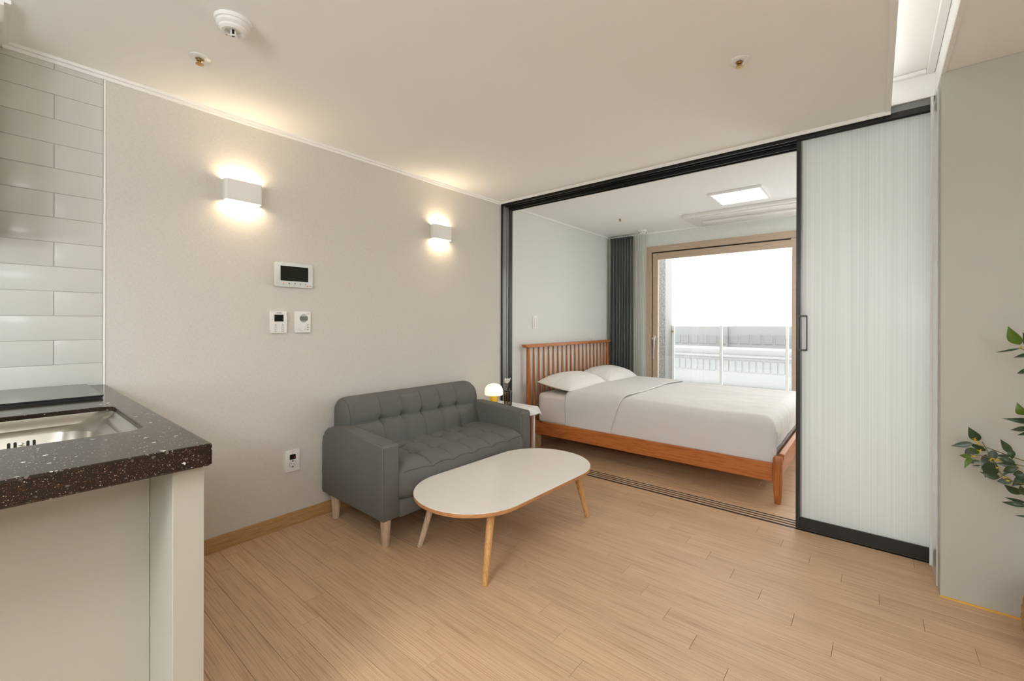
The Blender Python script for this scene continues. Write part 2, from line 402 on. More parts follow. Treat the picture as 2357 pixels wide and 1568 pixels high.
# baseboards
struct(obj('baseboard_left', bx(0, .010, -2.66, .010, 0, .078, bev=.0015), BASEW))
struct(obj('baseboard_bedroom', bx(0, .010, .166, BW, 0, .078, bev=.0015), BASEW))
# ceilings
bm = bx(-.1, XC0 - .02, BACK, .0, H, H + .03); obj('ceiling', bm, CEIL)['kind'] = 'structure'
bm = bx(2.40, 3.05, BACK, .0, 2.46, 2.52); box(bm, 2.40, 2.42, BACK, 0, H + .03, 2.46); struct(obj('ceiling_cove', bm, CEIL))
bm = bx(XC1 + .016, RIGHT + .1, BACK, .0, H + .0005, H + .03); struct(obj('ceiling_hall', bm, CEIL))
struct(obj('ceiling_bedroom', bx(-.1, BR + .1, .162, BW + .1, H, H + .03), CEILB))
struct(obj('wall_lintel', bx(-.1, RIGHT, .0005, .1615, 2.326, 2.52), WHITE))
struct(obj('wall_cove_side', bx(XC1 + .004, XC1 + .015, BACK, .0, H + .004, 2.46), WHITE))
# trims: left crown, corner return, partition crown, cove lips
def crown(name, pts_lo, pts_hi, m=WHITE): struct(obj(name, bx(*pts_lo, *pts_hi), m))
bm = bx(0, .022, -2.97, .0, H - .012, H); box(bm, 0, .011, -2.97, 0, H - .026, H - .012, bev=.002); struct(obj('trim_6', bm, WHITE))
bm = bx(0, .36, -2.992, -2.945, H - .014, H - .001); box(bm, 0, .36, -2.992, -2.962, H - .026, H - .014); struct(obj('trim_7', bm, WHITE))
bm = bx(0, XC0, -.012, -.0005, H - .020, H + .0005, bev=.002); struct(obj('trim_8', bm, WHITE))
bm = bx(XC0 - .022, XC0, BACK, -.0005, H - .006, H + .034, bev=.003); struct(obj('trim_9', bm, WHITE))
bm = bx(XC1, XC1 + .0155, BACK, -.3125, H - .006, H + .003, bev=.001); struct(obj('trim_10', bm, WHITE))
bm = bx(XC1 - .028, XC1 + .003, BACK, -.0, 2.440, 2.459, bev=.003); box(bm, XC0 - .1, XC1 - .028, -.028, -.0, 2.440, 2.459, bev=.003); struct(obj('trim_11', bm, WHITE))
bm = bx(0, .014, .165, BW, H - .024, H - .0005, bev=.002); box(bm, .014, BR, BW - .014, BW, H - .024, H - .0005, bev=.002); struct(obj('trim_12', bm, WHITE))
bm = bx(.0, BR, .1620, .172, 2.248, H - .0005, bev=.002); struct(obj('trim_13', bm, WHITE))

# ------------------------------------------------------------------ sliding partition frame
hd = thing('sliding_door_track', 'black overhead track channel of the sliding glass partition, across the bedroom opening', 'door track', (0, .09, 2.262))
obj('channel', bx(.012, 2.852, .018, .160, 2.300, 2.325, bev=.001, seg=1), BLACKM, hd)
for a, b in ((.018, .026), (.064, .070), (.110, .116), (.152, .160)): obj('fin', bx(.012, 2.852, a, b, 2.266 if a < .1 else 2.25, 2.300), BLACKM, hd)
obj('slat', bx(.012, 2.852, .0145, .018, 2.292, 2.325, bev=.001, seg=1), TRACKG, hd)
jb = thing('door_jamb', 'black receiving jamb with grey channel at the left end of the partition', 'door jamb', (0, .09, 0))
obj('stile', bx(0, .012, .013, .032, 0, 2.325, bev=.001, seg=1), BLACKM, jb)
obj('channel', bx(0, .005, .032, .118, 0, 2.325), TRACKG, jb)
obj('fin', bx(.005, .009, .088, .092, 0, 2.30), TRACKG, jb)
obj('stile', bx(0, .012, .118, .164, 0, 2.325, bev=.001, seg=1), BLACKM, jb)
labs = ['front reeded glass sliding panel in a black frame, with the loop handle', 'middle reeded glass sliding panel in a black frame, behind the panel with the handle', 'rearmost reeded glass sliding panel in a black frame, nearest the bedroom']
for i, (ya, yb) in enumerate(((.033, .060), (.077, .104), (.121, .148))):
    X0, X1 = 2.284, 3.22
    d = thing('sliding_door', labs[i], 'door', (X0, (ya + yb) / 2, 0), 'reeded glass sliding panels')
    obj('stile', bx(X0, X0 + .020, ya, yb, .004, 2.298, bev=.0015, seg=1), BLACKM, d)
    obj('stile', bx(X1 - .02, X1, ya, yb, .004, 2.298, bev=.0015, seg=1), BLACKM, d)
    obj('bottom_rail', bx(X0 + .02, X1 - .02, ya, yb, .004, .070, bev=.0015, seg=1), BLACKM, d)
    obj('top_rail', bx(X0 + .02, X1 - .02, ya, yb, 2.262, 2.298, bev=.0015, seg=1), BLACKM, d)
    yc = (ya + yb) / 2
    if i == 0: obj('bead', bx(X0 + .02, X0 + .028, yc - .006, yc + .006, .07, 2.262), TRACKG, d)
    obj('glass_pane', bx(X0 + .02, X1 - .02, yc - .0025, yc + .0025, .0702, 2.2618), REED if i == 0 else CLEARR, d)
    if i == 0:
        hp = rrect(X0 + .030, 1.142, .026, .104, .006, 3); inner = rrect(X0 + .0335, 1.142, .0165, .094, .007, 3)
        bm = bmesh.new(); vo = [[bm.verts.new((a, y, b)) for a, b in pl] for pl in (hp, inner) for y in (ya - .010, ya - .001)]
        n = len(hp)
        for A, B in ((0, 2), (3, 1), (1, 0), (2, 3)):
            for k in range(n): bm.faces.new((vo[A][k], vo[A][(k + 1) % n], vo[B][(k + 1) % n], vo[B][k]))
        obj('handle', bm, mat('dark_bronze_handle', (.035, .033, .028), .35), d, 40)

# ------------------------------------------------------------------ balcony window
wn = struct(obj('window_1', (lambda bm: (box(bm, WX0, WX0 + .058, BW - .012, BW + .12, WZ0, WZ1, bev=.002), bm)[1])(bmesh.new()), WINW)); wn['kind'] = 'structure'
obj('frame_head', bx(WX0 + .058, WX1, BW - .012, BW + .12, WZ1 - .070, WZ1, bev=.002), WINH, wn)
obj('frame_sill', bx(WX0 + .058, WX1, BW - .012, BW + .12, WZ0, WZ0 + .05, bev=.002), WINH, wn)
obj('frame_jamb', bx(WX1 - .058, WX1, BW - .012, BW + .12, WZ0 + .05, WZ1 - .07, bev=.002), WINW, wn)
obj('gap_shade', bx(WX0 + .058, WX0 + .068, BW + .02, BW + .06, WZ0 + .05, WZ1 - .07), BLACKM, wn)  # black strips stand in for the shade in the gap around the sash
obj('gap_shade', bx(WX0 + .068, 1.985, BW + .02, BW + .06, WZ1 - .082, WZ1 - .07), BLACKM, wn)
sx0, sx1 = .570, 2.05
sash = obj('sash', bx(sx0, sx0 + .060, BW + .005, BW + .055, .135, WZ1 - .084, bev=.002), WINW, wn)
obj('sash_head', bx(sx0 + .06, sx1, BW + .005, BW + .055, WZ1 - .158, WZ1 - .084, bev=.002), WINH, wn)
obj('sash_foot', bx(sx0 + .06, sx1, BW + .005, BW + .055, .135, .20, bev=.002), WINH, wn)
obj('sash_stile', bx(sx1 - .052, sx1, BW + .004, BW + .056, .20, WZ1 - .158, bev=.002), WINW, wn)
obj('sash_stile', bx(sx1 - .035, sx1 + .02, BW + .060, BW + .100, .135, WZ1 - .09, bev=.002), WINW, wn)
obj('glass_pane', bx(sx0 + .06, sx1 - .052, BW + .028, BW + .032, .20, WZ1 - .158), GLASS, wn)
obj('glass_pane', bx(sx1 + .02, WX1 - .058, BW + .078, BW + .082, .135, WZ1 - .09), GLASS, wn)
bm = bx(.588, .612, BW - .008, BW + .005, .975, 1.050, bev=.002); box(bm, .592, .608, BW - .035, BW - .008, .99, 1.03, bev=.002)
hn = obj('handle_base', bm, CHROME, wn, 40)
bm = prism(bmesh.new(), [(.590, .77), (.606, .77), (.616, 1.03), (.578, 1.03), (.578, 1.005), (.594, 1.005)], XZ, BW - .046, BW - .035, .002)
obj('handle_lever', bm, CHROME, hn, 40)
# ------------------------------------------------------------------ curtains
def curtain(bm, x0, x1, y, z0, z1, folds, amp, seed, pinch=.0):
    def f(u, v):
        ph = u * folds * 2 * PI + .8 * math.sin(u * 7 + seed) + .25 * math.sin(v * 4 + u * 9 + seed)
        xx = x0 + (x1 - x0) * (u + (.012 * math.sin(v * 5 + u * 12)))
        a = amp * (.55 + .45 * v) * (1 + .25 * noise.noise(Vector((u * 9, seed, v))))
        return (xx + .25 * amp * math.sin(2 * ph), y + a * math.sin(ph), z1 + (z0 - z1) * v)
    grid(bm, folds * 14, 14, f); return bm
c = obj('curtain', curtain(bmesh.new(), .030, .338, 2.080, .04, 2.272, 8, .038, 1.3), CURT, smooth=60)
tag(c, 'charcoal grey blackout curtain gathered beside the balcony window', 'curtain')
m = c.modifiers.new('t', 'SOLIDIFY'); m.thickness = .002
c = obj('sheer_curtain', curtain(bmesh.new(), .362, .498, 2.078, .04, 2.272, 6, .026, 4.1), SHEER, smooth=60)
tag(c, 'white sheer curtain gathered between dark curtain and window frame', 'curtain')

# ------------------------------------------------------------------ outside the window
bw = obj('balcony_wall', bx(.10, .42, 2.9605, 3.22, -.3, 3.2), RENDER); tag(bw, 'pale rendered end wall of the balcony seen through the window', 'wall')
bw['kind'] = 'structure'; bw.name = 'wall_balcony'
o = obj('concrete_face', bx(.10, .4203, 2.30, 2.96, -.3, 3.2), CONC, bw)
struct(obj('floor_balcony', bx(.1, 4, BW + .17, 3.25, -.30, -.02), GROUND))
rl = thing('balcony_railing', 'white balcony railing with clear glass infill beyond the window', 'railing', (1.8, 3.2, -.02))
for x in (.445, 1.075, 1.82, 2.56):
    obj('post', bx(x - .016, x + .016, 3.185, 3.215, -.02, 1.17, bev=.002, seg=1), RAILM, rl)
for a, b in ((.461, 1.059), (1.091, 1.804), (1.836, 2.544)):
    obj('glass_panel', bx(a, b, 3.198, 3.204, .06, 1.155), RAILG, rl)
obj('bottom_rail', bx(.445, 2.56, 3.19, 3.21, .03, .06), RAILM, rl)
obj('clamp', bx(.43, .455, 3.17, 3.19, 1.075, 1.095, bev=.002, seg=1), BRASS, rl)
struct(obj('ground_outdoor', bx(-160, 120, 6, 260, -20.3, -20), GROUND))
def building(name, label, x0, x1, y0, y1, z1, floors, cols, ledge):
    b = obj(name, bx(x0, x1, y0, y1, -20, z1), RENDER); tag(b, label, 'building', None)
    dx = (x1 - x0) / cols
    me = None
    for f in range(floors):
        zt = z1 - 1.1 - f * 3.1
        for k in range(cols):
            o = obj('window', bx(x0 + k * dx + dx * .12, x0 + (k + 1) * dx - dx * .12, y0 - .06, y0 + .05, zt - 1.1, zt), RENDG, b) if me is None else None
            if me is None: me = o.data; base = o
            else:
                o = bpy.data.objects.new('window', me); COL.objects.link(o); o.parent = b; o.location = (k * dx, 0, -f * 3.1)
        if ledge: obj('ledge', bx(x0 - .1, x1 + .1, y0 - .35, y0, zt + .35, zt + .55), RENDER, b)
    return b
building('office_building', 'long pale low building with rows of windows opposite the balcony', -21, 3.5, 45, 50, -1.4, 4, 40, True)
building('apartment_building', 'pale wide block behind the long low building opposite', -32, -11.6, 56, 64, .85, 2, 18, False)
building('rooftop_block', 'pale block right of the wide block, beyond the railing', -11.59, 6, 56.4, 66, .95, 2, 14, False)

# ------------------------------------------------------------------ lamps and ceiling fixtures
def sconce(y, label):
    c = thing('wall_sconce', label, 'wall lamp', (0, y, 1.895), 'up and down wall lights')
    hh, hw = .054, .090
    outer = [(.0006, -hw), (.038, -hw), (.052, -hw + .010), (.052, hw - .010), (.038, hw), (.0006, hw)]
    inner = [(.003, -hw + .004), (.037, -hw + .004), (.0475, -hw + .012), (.0475, hw - .012), (.037, hw - .004), (.003, hw - .004)]
    bm = bmesh.new(); R = [[bm.verts.new((a, y + b, 1.895 + z)) for a, b in pl] for pl in (outer, inner) for z in (-hh, hh)]
    n = 6
    for A, B in ((0, 1), (3, 2), (1, 3), (2, 0)):
        for k in range(n): bm.faces.new((R[A][k], R[A][(k + 1) % n], R[B][(k + 1) % n], R[B][k]))
    obj('housing', bm, WHITEP, c, 30)
    obj('glow_panel', bx(.0032, .0470, y - hw + .0125, y + hw - .0125, 1.895 + hh - .012, 1.895 + hh - .008), L_SC, c)
    obj('glow_panel', bx(.0032, .0470, y - hw + .0125, y + hw - .0125, 1.895 - hh + .008, 1.895 - hh + .012), L_SC, c)
    return c
s1 = sconce(-2.119, 'white wall sconce glowing up and down, above the video intercom')
dup(s1, (0, -.723, 1.903), 'white wall sconce glowing up and down, near the bedroom opening')
def ring_frame(x0, x1, y0, y1, t, z0, z1):
    bm = bx(x0, x1, y0, y0 + t, z0, z1); box(bm, x0, x1, y1 - t, y1, z0, z1); box(bm, x0, x0 + t, y0 + t, y1 - t, z0, z1); box(bm, x1 - t, x1, y0 + t, y1 - t, z0, z1); return bm
def panel_light(label, x0, x1, y0, y1, m, z=H):
    c = thing('ceiling_light', label, 'ceiling light', ((x0 + x1) / 2, (y0 + y1) / 2, z))
    obj('frame', ring_frame(x0, x1, y0, y1, .018, z - .016, z - .0005), WHITE, c)
    obj('diffuser', bx(x0 + .018, x1 - .018, y0 + .018, y1 - .018, z - .012, z - .0005), m, c); return c
panel_light('square glowing panel light on the bedroom ceiling above the bed', 1.545, 1.945, .93, 1.335, L_BP)
def fill_drum(label, x, y, m):  # unseen drum lamp, added as fill light for ceiling and walls
    c = thing('fill_drum_lamp', label, 'ceiling light', (x, y, H), 'added drum fill lamps')
    obj('ceiling_rose', lathe(bmesh.new(), (x, y, H), [(.05, -.0005), (.05, -.02), (.01, -.026)], 24), WHITE, c, 40)
    obj('cable', cyl(bmesh.new(), (x, y, H - .45), (x, y, H - .026), .003, n=8), WHITE, c)
    obj('drum_shade', lathe(bmesh.new(), (x, y, H), [(.25, -.57), (.26, -.56), (.26, -.46), (.25, -.45)], 40), m, c, 30)
fill_drum('unseen white drum fill lamp added over the kitchen side of the room', 2.1, -4.1, L_RP)
fill_drum('unseen white drum fill lamp added in the hall right of the camera', 3.55, -3.42, L_HD)
def fill_globe(label, x, y, m):  # unseen globe lamp, added to brighten ceiling and walls
    c = thing('fill_globe_lamp', label, 'lamp', (x, y, 0), 'added globe fill lamps')
    obj('foot', lathe(bmesh.new(), (x, y, 0), [(.14, .0005), (.14, .012), (.02, .02)], 32), WHITE, c, 40)
    obj('pole', cyl(bmesh.new(), (x, y, .02), (x, y, 1.14), .010, n=12), WHITE, c)
    obj('globe', lathe(bmesh.new(), (x, y, 1.30), [(.17 * math.sin(PI * k / 16) + .001, -.17 * math.cos(PI * k / 16)) for k in range(17)], 28), m, c, 60)
fill_globe('unseen globe fill lamp added at the back of the room', 2.2, -5.1, L_HL)
fill_globe('unseen globe fill lamp added in the bedroom corner behind the frosted door', 3.02, 1.80, L_BL)
cv = thing('led_strip', 'glowing strip lamp resting on the lip of the ceiling cove', 'strip light', (2.64, -2.5, H + .03))
obj('strip', bx(2.630, 2.648, BACK + .1, -.06, H + .031, H + .043), L_CV, cv)
# air conditioner cassette
ac = thing('air_conditioner', 'white one-way ceiling cassette air conditioner by the window wall', 'air conditioner', (1.7, 1.8, H))
obj('panel', prism(bmesh.new(), rrect(1.72, 1.80, .60, .275, .03, 5), XY, H - .028, H - .0005, .006), WHITEP, ac, 40)
obj('flap', prism(bmesh.new(), rrect(1.76, 1.665, .50, .085, .012, 4), XY, H - .036, H - .027, .003), WHITEP, ac, 40)
obj('intake_bar', prism(bmesh.new(), rrect(1.76, 1.84, .52, .045, .02, 4), XY, H - .044, H - .027, .006), WHITE, ac, 40)
obj('gap', bx(1.25, 2.28, 1.756, 1.762, H - .030, H - .0275), GREYP, ac)
obj('indicator', bx(1.18, 1.20, 1.63, 1.634, H - .0295, H - .0275), GREYP, ac)
# detectors and sprinklers
def sprinkler(x, y, label, r=.038):
    c = thing('sprinkler', label, 'sprinkler', (x, y, H), 'ceiling sprinklers')
    obj('escutcheon', lathe(bmesh.new(), (x, y, H), [(r, -.0005), (r, -.003), (r * .72, -.007), (r * .42, -.007), (r * .40, -.001)], 28), WHITEP, c, 40)
    obj('head', lathe(bmesh.new(), (x, y, H), [(.011, -.0072), (.011, -.016), (.006, -.018), (.006, -.026), (.014, -.027), (.014, -.029), (.001, -.030)], 20), BRASS, c, 40)
sprinkler(.476, -2.432, 'brass ceiling sprinkler in a white ring near the large detector')
sprinkler(2.201, -.977, 'brass ceiling sprinkler in a white ring over the floor near the sliding door')
sprinkler(.575, 1.252, 'small dark ceiling sprinkler in the bedroom ceiling', .024)
def detector(x, y, R, label, big):
    c = thing('smoke_detector', label, 'smoke detector', (x, y, H), 'ceiling detectors')
    obj('base', lathe(bmesh.new(), (x, y, H), [(R, -.0005), (R, -.010), (R * .985, -.014), (R * .90, -.015)], 40), WHITEP, c, 30)
    obj('cover', lathe(bmesh.new(), (x, y, H), [(R * .90, -.0152), (R * .90, -.024), (R * .80, -.030), (R * .76, -.031), (R * .74, -.038), (R * .60, -.044), (R * .46, -.044), (R * .42, -.034), (.001, -.034)], 40), WHITEP, c, 30)
    if big:
        for k in range(4):
            a = k * PI / 2 + .4
            obj('cage_bar', bx(x + .009 * math.cos(a) - .002, x + .009 * math.cos(a) + .002, y + .009 * math.sin(a) - .002, y + .009 * math.sin(a) + .002, H - .056, H - .034), WHITEP, c)
        obj('thermistor', cyl(bmesh.new(), (x, y, H - .034), (x, y, H - .052), .004, n=10), DARKH, c)
        obj('cage_ring', lathe(bmesh.new(), (x, y, H), [(.013, -.0555), (.013, -.058), (.006, -.0585), (.006, -.0555)], 16), WHITEP, c)
        obj('indicator_lamp', cyl(bmesh.new(), (x - .03, y - .012, H - .043), (x - .03, y - .012, H - .0462), .003, n=10), BRASS, c)
    else:
        for k in range(8):
            a = k * PI / 4; obj('vent_slot', bx(x + R * .82 * math.cos(a) - .004, x + R * .82 * math.cos(a) + .004, y + R * .82 * math.sin(a) - .004, y + R * .82 * math.sin(a) + .004, H - .032, H - .027), DARKH, c)
    return c
detector(.835, -2.421, .060, 'large round white heat detector with a caged sensor near the kitchen', True)
detector(.522, 1.953, .050, 'round white smoke detector with dark slots above the bedroom curtain', False)

# ------------------------------------------------------------------ wall devices on the left wall
def plate(y0, y1, z0, z1, x0, x1, r, bev=.002): return prism(bmesh.new(), rrect((y0 + y1) / 2, (z0 + z1) / 2, (y1 - y0) / 2, (z1 - z0) / 2, r, 5), YZ, x0, x1, bev)
v = thing('video_intercom', 'white video intercom with a dark screen and a row of touch keys', 'intercom', (0, -1.846, 1.47))
obj('housing', plate(-1.945, -1.742, 1.412, 1.536, .0, .010, .010), GREYP, v, 30)
obj('faceplate', plate(-1.954, -1.737, 1.403, 1.544, .0102, .019, .012), mat('pale_grey_faceplate', (.66, .68, .66), .3), v, 30)
obj('screen', plate(-1.923, -1.764, 1.438, 1.524, .0185, .0196, .001, .0002), DARK, v)
for k, yy in enumerate((-1.907, -1.874, -1.841, -1.810, -1.779)):
    if k == 0: obj('call_key', bx(.019, .0196, yy - .004, yy + .004, 1.4225, 1.4265), REDL, v)
    elif k == 1:
        bm = bx(.019, .0195, yy - .004, yy + .001, 1.420, 1.428); box(bm, .019, .0195, yy + .002, yy + .004, 1.421, 1.427); obj('door_key', bm, INK, v)
    elif k == 2: obj('light_key', cyl(bmesh.new(), (.019, yy, 1.425), (.0195, yy, 1.425), .0033, n=10), INK, v)
    elif k == 3:
        bm = bx(.019, .0195, yy - .004, yy - .001, 1.420, 1.423); box(bm, .019, .0195, yy - .001, yy + .001, 1.422, 1.426); box(bm, .019, .0195, yy + .001, yy + .004, 1.425, 1.428); obj('talk_key', bm, INK, v)
    else: obj('menu_key', bx(.019, .0195, yy - .004, yy + .004, 1.4235, 1.426), INK, v)
    bm = bx(.019, .0194, yy - .005, yy - .002, 1.4145, 1.4165); box(bm, .019, .0194, yy + .001, yy + .004, 1.4145, 1.4165); obj('key_legend', bm, INK, v)
bm = bmesh.new()
for k in range(7): box(bm, .019, .0194, -1.920 + k * .0038, -1.9178 + k * .0038, 1.5288, 1.5312)
obj('maker_mark', bm, GREYP, v)
obj('emblem', plate(-1.771, -1.764, 1.409, 1.418, .019, .0196, .002, .0002), INKO, v)
text('emblem_text', 'UNI', .009, INK, v, (.0192, -1.751, 1.4105), ON_LEFT)
f = thing('ventilation_controller', 'white ventilation controller with a small dark screen, left below the intercom', 'wall control', (0, -1.93, 1.197))
obj('housing', plate(-1.974, -1.887, 1.135, 1.260, 0, .018, .004), WHITEP, f, 30)
obj('screen', plate(-1.955, -1.905, 1.201, 1.241, .0176, .0186, .001, .0002), DARK, f)
text('maker_name', 'HIMPEL', .0105, INK, f, (.0182, -1.930, 1.2465), ON_LEFT)
for yy in (-1.948, -1.909):
    bm = plate(yy - .0065, yy + .0065, 1.141, 1.172, .0176, .0185, .003, .0003); kp = obj('key_pad', bm, GREYP, f)
    obj('key_face', plate(yy - .0055, yy + .0055, 1.142, 1.171, .0183, .0188, .0025, .0002), WHITEP, kp)
    for zz in (1.146, 1.1565, 1.167): obj('key', cyl(bmesh.new(), (.0185, yy, zz), (.0192, yy, zz), .0021, n=8), INK, kp)
    obj('key_symbol', lathe(bmesh.new(), (.0176, yy, 1.181), [(.0045, 0), (.0045, .0008), (.003, .0008), (.003, 0)], 14, 'x', False), INK, f)
t = thing('thermostat', 'white thermostat with a round grey display and a dial', 'thermostat', (0, -1.792, 1.198))
obj('housing', plate(-1.837, -1.752, 1.136, 1.262, 0, .016, .003), WHITEP, t, 30)
obj('side_cover', plate(-1.7515, -1.747, 1.136, 1.262, 0, .015, .001, .001), WHITEP, t, 30)
b = obj('bezel', lathe(bmesh.new(), (.016, -1.789, 1.221), [(.027, -.001), (.027, .0025), (.0245, .003), (.0245, .001)], 32, 'x', False), WHITEP, t, 30)
obj('display', cyl(bmesh.new(), (.015, -1.789, 1.221), (.0172, -1.789, 1.221), .0245, n=32), mat('pale_display_grey', (.50, .51, .49), .25), t)
obj('lcd', plate(-1.812, -1.766, 1.206, 1.233, .016, .0182, .006, .0002), LCD, t)
text('reading', 'OFF', .011, INK, t, (.0184, -1.801, 1.2165), ON_LEFT)
obj('name_plate', bx(.017, .0178, -1.80, -1.778, 1.2015, 1.2035), INK, t)
obj('dial', lathe(bmesh.new(), (.016, -1.799, 1.167), [(.0175, -.001), (.0175, .003), (.016, .008), (.001, .009)], 28, 'x'), WHITEP, t, 40)
for zz in (1.1795, 1.1655, 1.151): obj('mode_mark', bx(.0155, .0167, -1.768, -1.760, zz, zz + .004), INK, t)
obj('brand_mark', bx(.0155, .0166, -1.765, -1.760, 1.244, 1.252), GREYP, t)
q = thing('power_outlet', 'white wall outlet with one round socket and a black standby display', 'outlet', (0, -1.848, .383))
obj('plate', plate(-1.888, -1.808, .320, .445, 0, .010, .005), WHITEP, q, 30)
obj('display', plate(-1.865, -1.831, .390, .420, .0096, .0106, .001, .0002), DARK, q)
obj('indicator', bx(.0104, .011, -1.838, -1.835, .399, .402), REDL, q)
obj('socket', lathe(bmesh.new(), (.010, -1.848, .364), [(.0215, -.0005), (.0215, .0012), (.0185, .0012), (.017, -.0004), (.001, -.0004)], 32, 'x'), mat('socket_grey_white', (.58, .57, .54), .35), q, 30)
for yy, zz in ((-1.856, .367), (-1.840, .361)): obj('pin_hole', cyl(bmesh.new(), (.0098, yy, zz), (.0106, yy, zz), .0026, n=10), DARKH, q)
for zz in (.380, .348): obj('earth_clip', bx(.0098, .0118, -1.8515, -1.8445, zz - .003, zz + .003), DARKH, q)
try: text('warning_text', '대기전력차단', .0062, INKO, q, (.0103, -1.848, .4345), ON_LEFT)
except Exception: pass
bm = bx(.0098, .0104, -1.852, -1.850, .4245, .430); box(bm, .0098, .0104, -1.852, -1.845, .4235, .4248); obj('warning_symbol', bm, INKO, q)
s = thing('light_switch', 'white single light switch on the bedroom wall above the headboard', 'switch', (0, .525, 1.20))
obj('plate', plate(.490, .562, 1.140, 1.267, 0, .009, .004), WHITEP, s, 30)
obj('rocker', plate(.512, .540, 1.155, 1.252, .0088, .012, .003, .001), WHITEP, s, 30)
obj('gap', bx(.0086, .0094, .5435, .546, 1.155, 1.252), GREYP, s)

# ------------------------------------------------------------------ kitchen counter
CT, CB, CX, CY = .918, .867, 1.474, -2.661
kc = thing('kitchen_counter', 'cream laminate base unit with end panel under the dark stone worktop', 'cabinet', (.7, -3.7, 0))
obj('end_panel', bx(.012, 1.440, -2.728, -2.668, 0, CB - .001, bev=.0015), CREAM, kc)
obj('back_panel', bx(1.205, 1.227, -5.0, -2.7285, 0, CB - .001, bev=.001, seg=1), CREAM, kc)
obj('plinth', bx(.05, 1.19, -5.0, -4.98, 0, CB - .001), CREAM, kc)
def loops(bm, L_):  # list of (pts2d, z)
    R = [[bm.verts.new((a, b, z)) for a, b in pts] for pts, z in L_]
    n = len(R[0])
    for A, B in zip(R, R[1:]):
        for i in range(n): bm.faces.new((A[i], A[(i + 1) % n], B[(i + 1) % n], B[i]))
    return R
def rr2(x0, x1, y0, y1, r, n=8): return rrect((x0 + x1) / 2, (y0 + y1) / 2, (x1 - x0) / 2, (y1 - y0) / 2, r, n)
SX0, SX1, SY0, SY1 = .700, 1.185, -3.45, -2.728
outer = lambda d: rr2(.001 + d, CX - d, -5.0 + d, CY - d, .006 + 0 * d)
bm = bmesh.new(); hole = rr2(SX0, SX1, SY0, SY1, .045)
big = rr2(SX0 - .03, SX1 + .03, SY0 - .03, SY1 + .03, .05)
loops(bm, [(hole, CT - .012), (hole, CT - .002), (rr2(SX0 - .002, SX1 + .002, SY0 - .002, SY1 + .002, .046), CT), (outer(.004), CT), (outer(.001), CT - .001), (outer(0), CT - .005), (outer(0), CB + .004), (outer(.004), CB), (big, CB), (big, CT - .012), (hole, CT - .012)])
bmesh.ops.remove_doubles(bm, verts=bm.verts, dist=1e-5)
wt = obj('countertop', bm, STONE); tag(wt, 'thick dark brown speckled stone worktop with an undermounted sink', 'countertop')
sk = thing('kitchen_sink', 'stainless steel undermounted sink with overflow slots, in the stone worktop', 'sink', (.94, -3.1, .66))
bm = bmesh.new()
rs = lambda i, r: rr2(SX0 + i, SX1 - i, SY0 + i, SY1 - i, r)
R = loops(bm, [(rs(-.02, .05), .9055), (rs(.004, .05), .9055), (rs(.012, .05), .893), (rs(.022, .05), .891), (rs(.028, .06), .878), (rs(.050, .080), .874), (rs(.060, .090), .864), (rs(.064, .095), .72), (rs(.09, .07), .682), (rs(.12, .05), .678)])
bm.faces.new(R[-1])
obj('bowl', bm, STEEL, sk, 50)
for yy in (-2.9555, -2.9435, -2.919, -2.907): obj('overflow_slot', prism(bmesh.new(), rrect(yy, .842, .0032, .010, .003, 4), YZ, SX0 + .0585, SX0 + .0625), DARKH, sk)
obj('overflow_screw', lathe(bmesh.new(), (SX0 + .0605, -2.931, .842), [(.006, 0), (.006, .003), (.003, .005), (.001, .005)], 14, 'x'), STEEL, sk, 50)
obj('drain', lathe(bmesh.new(), (.94, -3.1, .679), [(.05, 0), (.05, .003), (.03, .004), (.028, .0), (.001, 0)], 24), CHROME, sk, 50)
ck = thing('cooktop', 'black glass cooktop lying on the worktop against the tiled wall', 'cooktop', (.28, -3.1, CT))
obj('glass_top', bx(.035, .480, -3.5, -2.724, .924, .930, bev=.001, seg=1), mat('black_cooktop_glass', (.012, .012, .012), .05, spec=.6), ck)
obj('housing', bx(.040, .4775, -3.495, -2.7265, CT + .0003, .924), DARKH, ck)  # near-black slab standing in for the shadow under the glass

# ------------------------------------------------------------------ sofa
sf = thing('sofa', 'grey fabric two-seat sofa with tufted back and seat on pale wooden legs', 'sofa', (.35, -1.047, 0))
SY_0, SY_1 = -1.680, -.413
armprof = [(.03, .155), (.670, .150), (.676, .165), (.672, .535), (.660, .548), (.36, .566), (.18, .574), (.135, .570), (.092, .556), (.058, .533), (.034, .500), (.022, .455), (.022, .17)]
for y0, y1 in ((SY_0, SY_0 + .108), (SY_1 - .108, SY_1)):
    bm = prism(bmesh.new(), armprof, lambda a, b, h: (a, h, b), y0, y1)
    bmesh.ops.bevel(bm, geom=[e for e in bm.edges if abs(e.verts[0].co.y - e.verts[1].co.y) < 1e-6], offset=.010, segments=3, affect='EDGES', profile=.5)
    arm = obj('arm', bm, SOFA, sf, 35)
    ys = y0 + .012 if y0 < -1 else y1 - .012
    for yy in (y0 + .008, y1 - .008):
        obj('seam', tube(bmesh.new(), [(.6745, yy, .17), (.6715, yy, .53), (.660, yy, .547), (.36, yy, .5655), (.18, yy, .5735), (.135, yy, .5690)], .0011, 5), SEAM, arm)
obj('tag', bx(.012, .0215, -1.672, -1.6695, .268, .312), DARKH, sf)
TY = [-1.37, -1.205, -1.04, -.875, -.710]
YI0, YI1 = SY_0 + .100, SY_1 - .100
def smooth01(t): t = max(0, min(1, t)); return t * t * (3 - 2 * t)
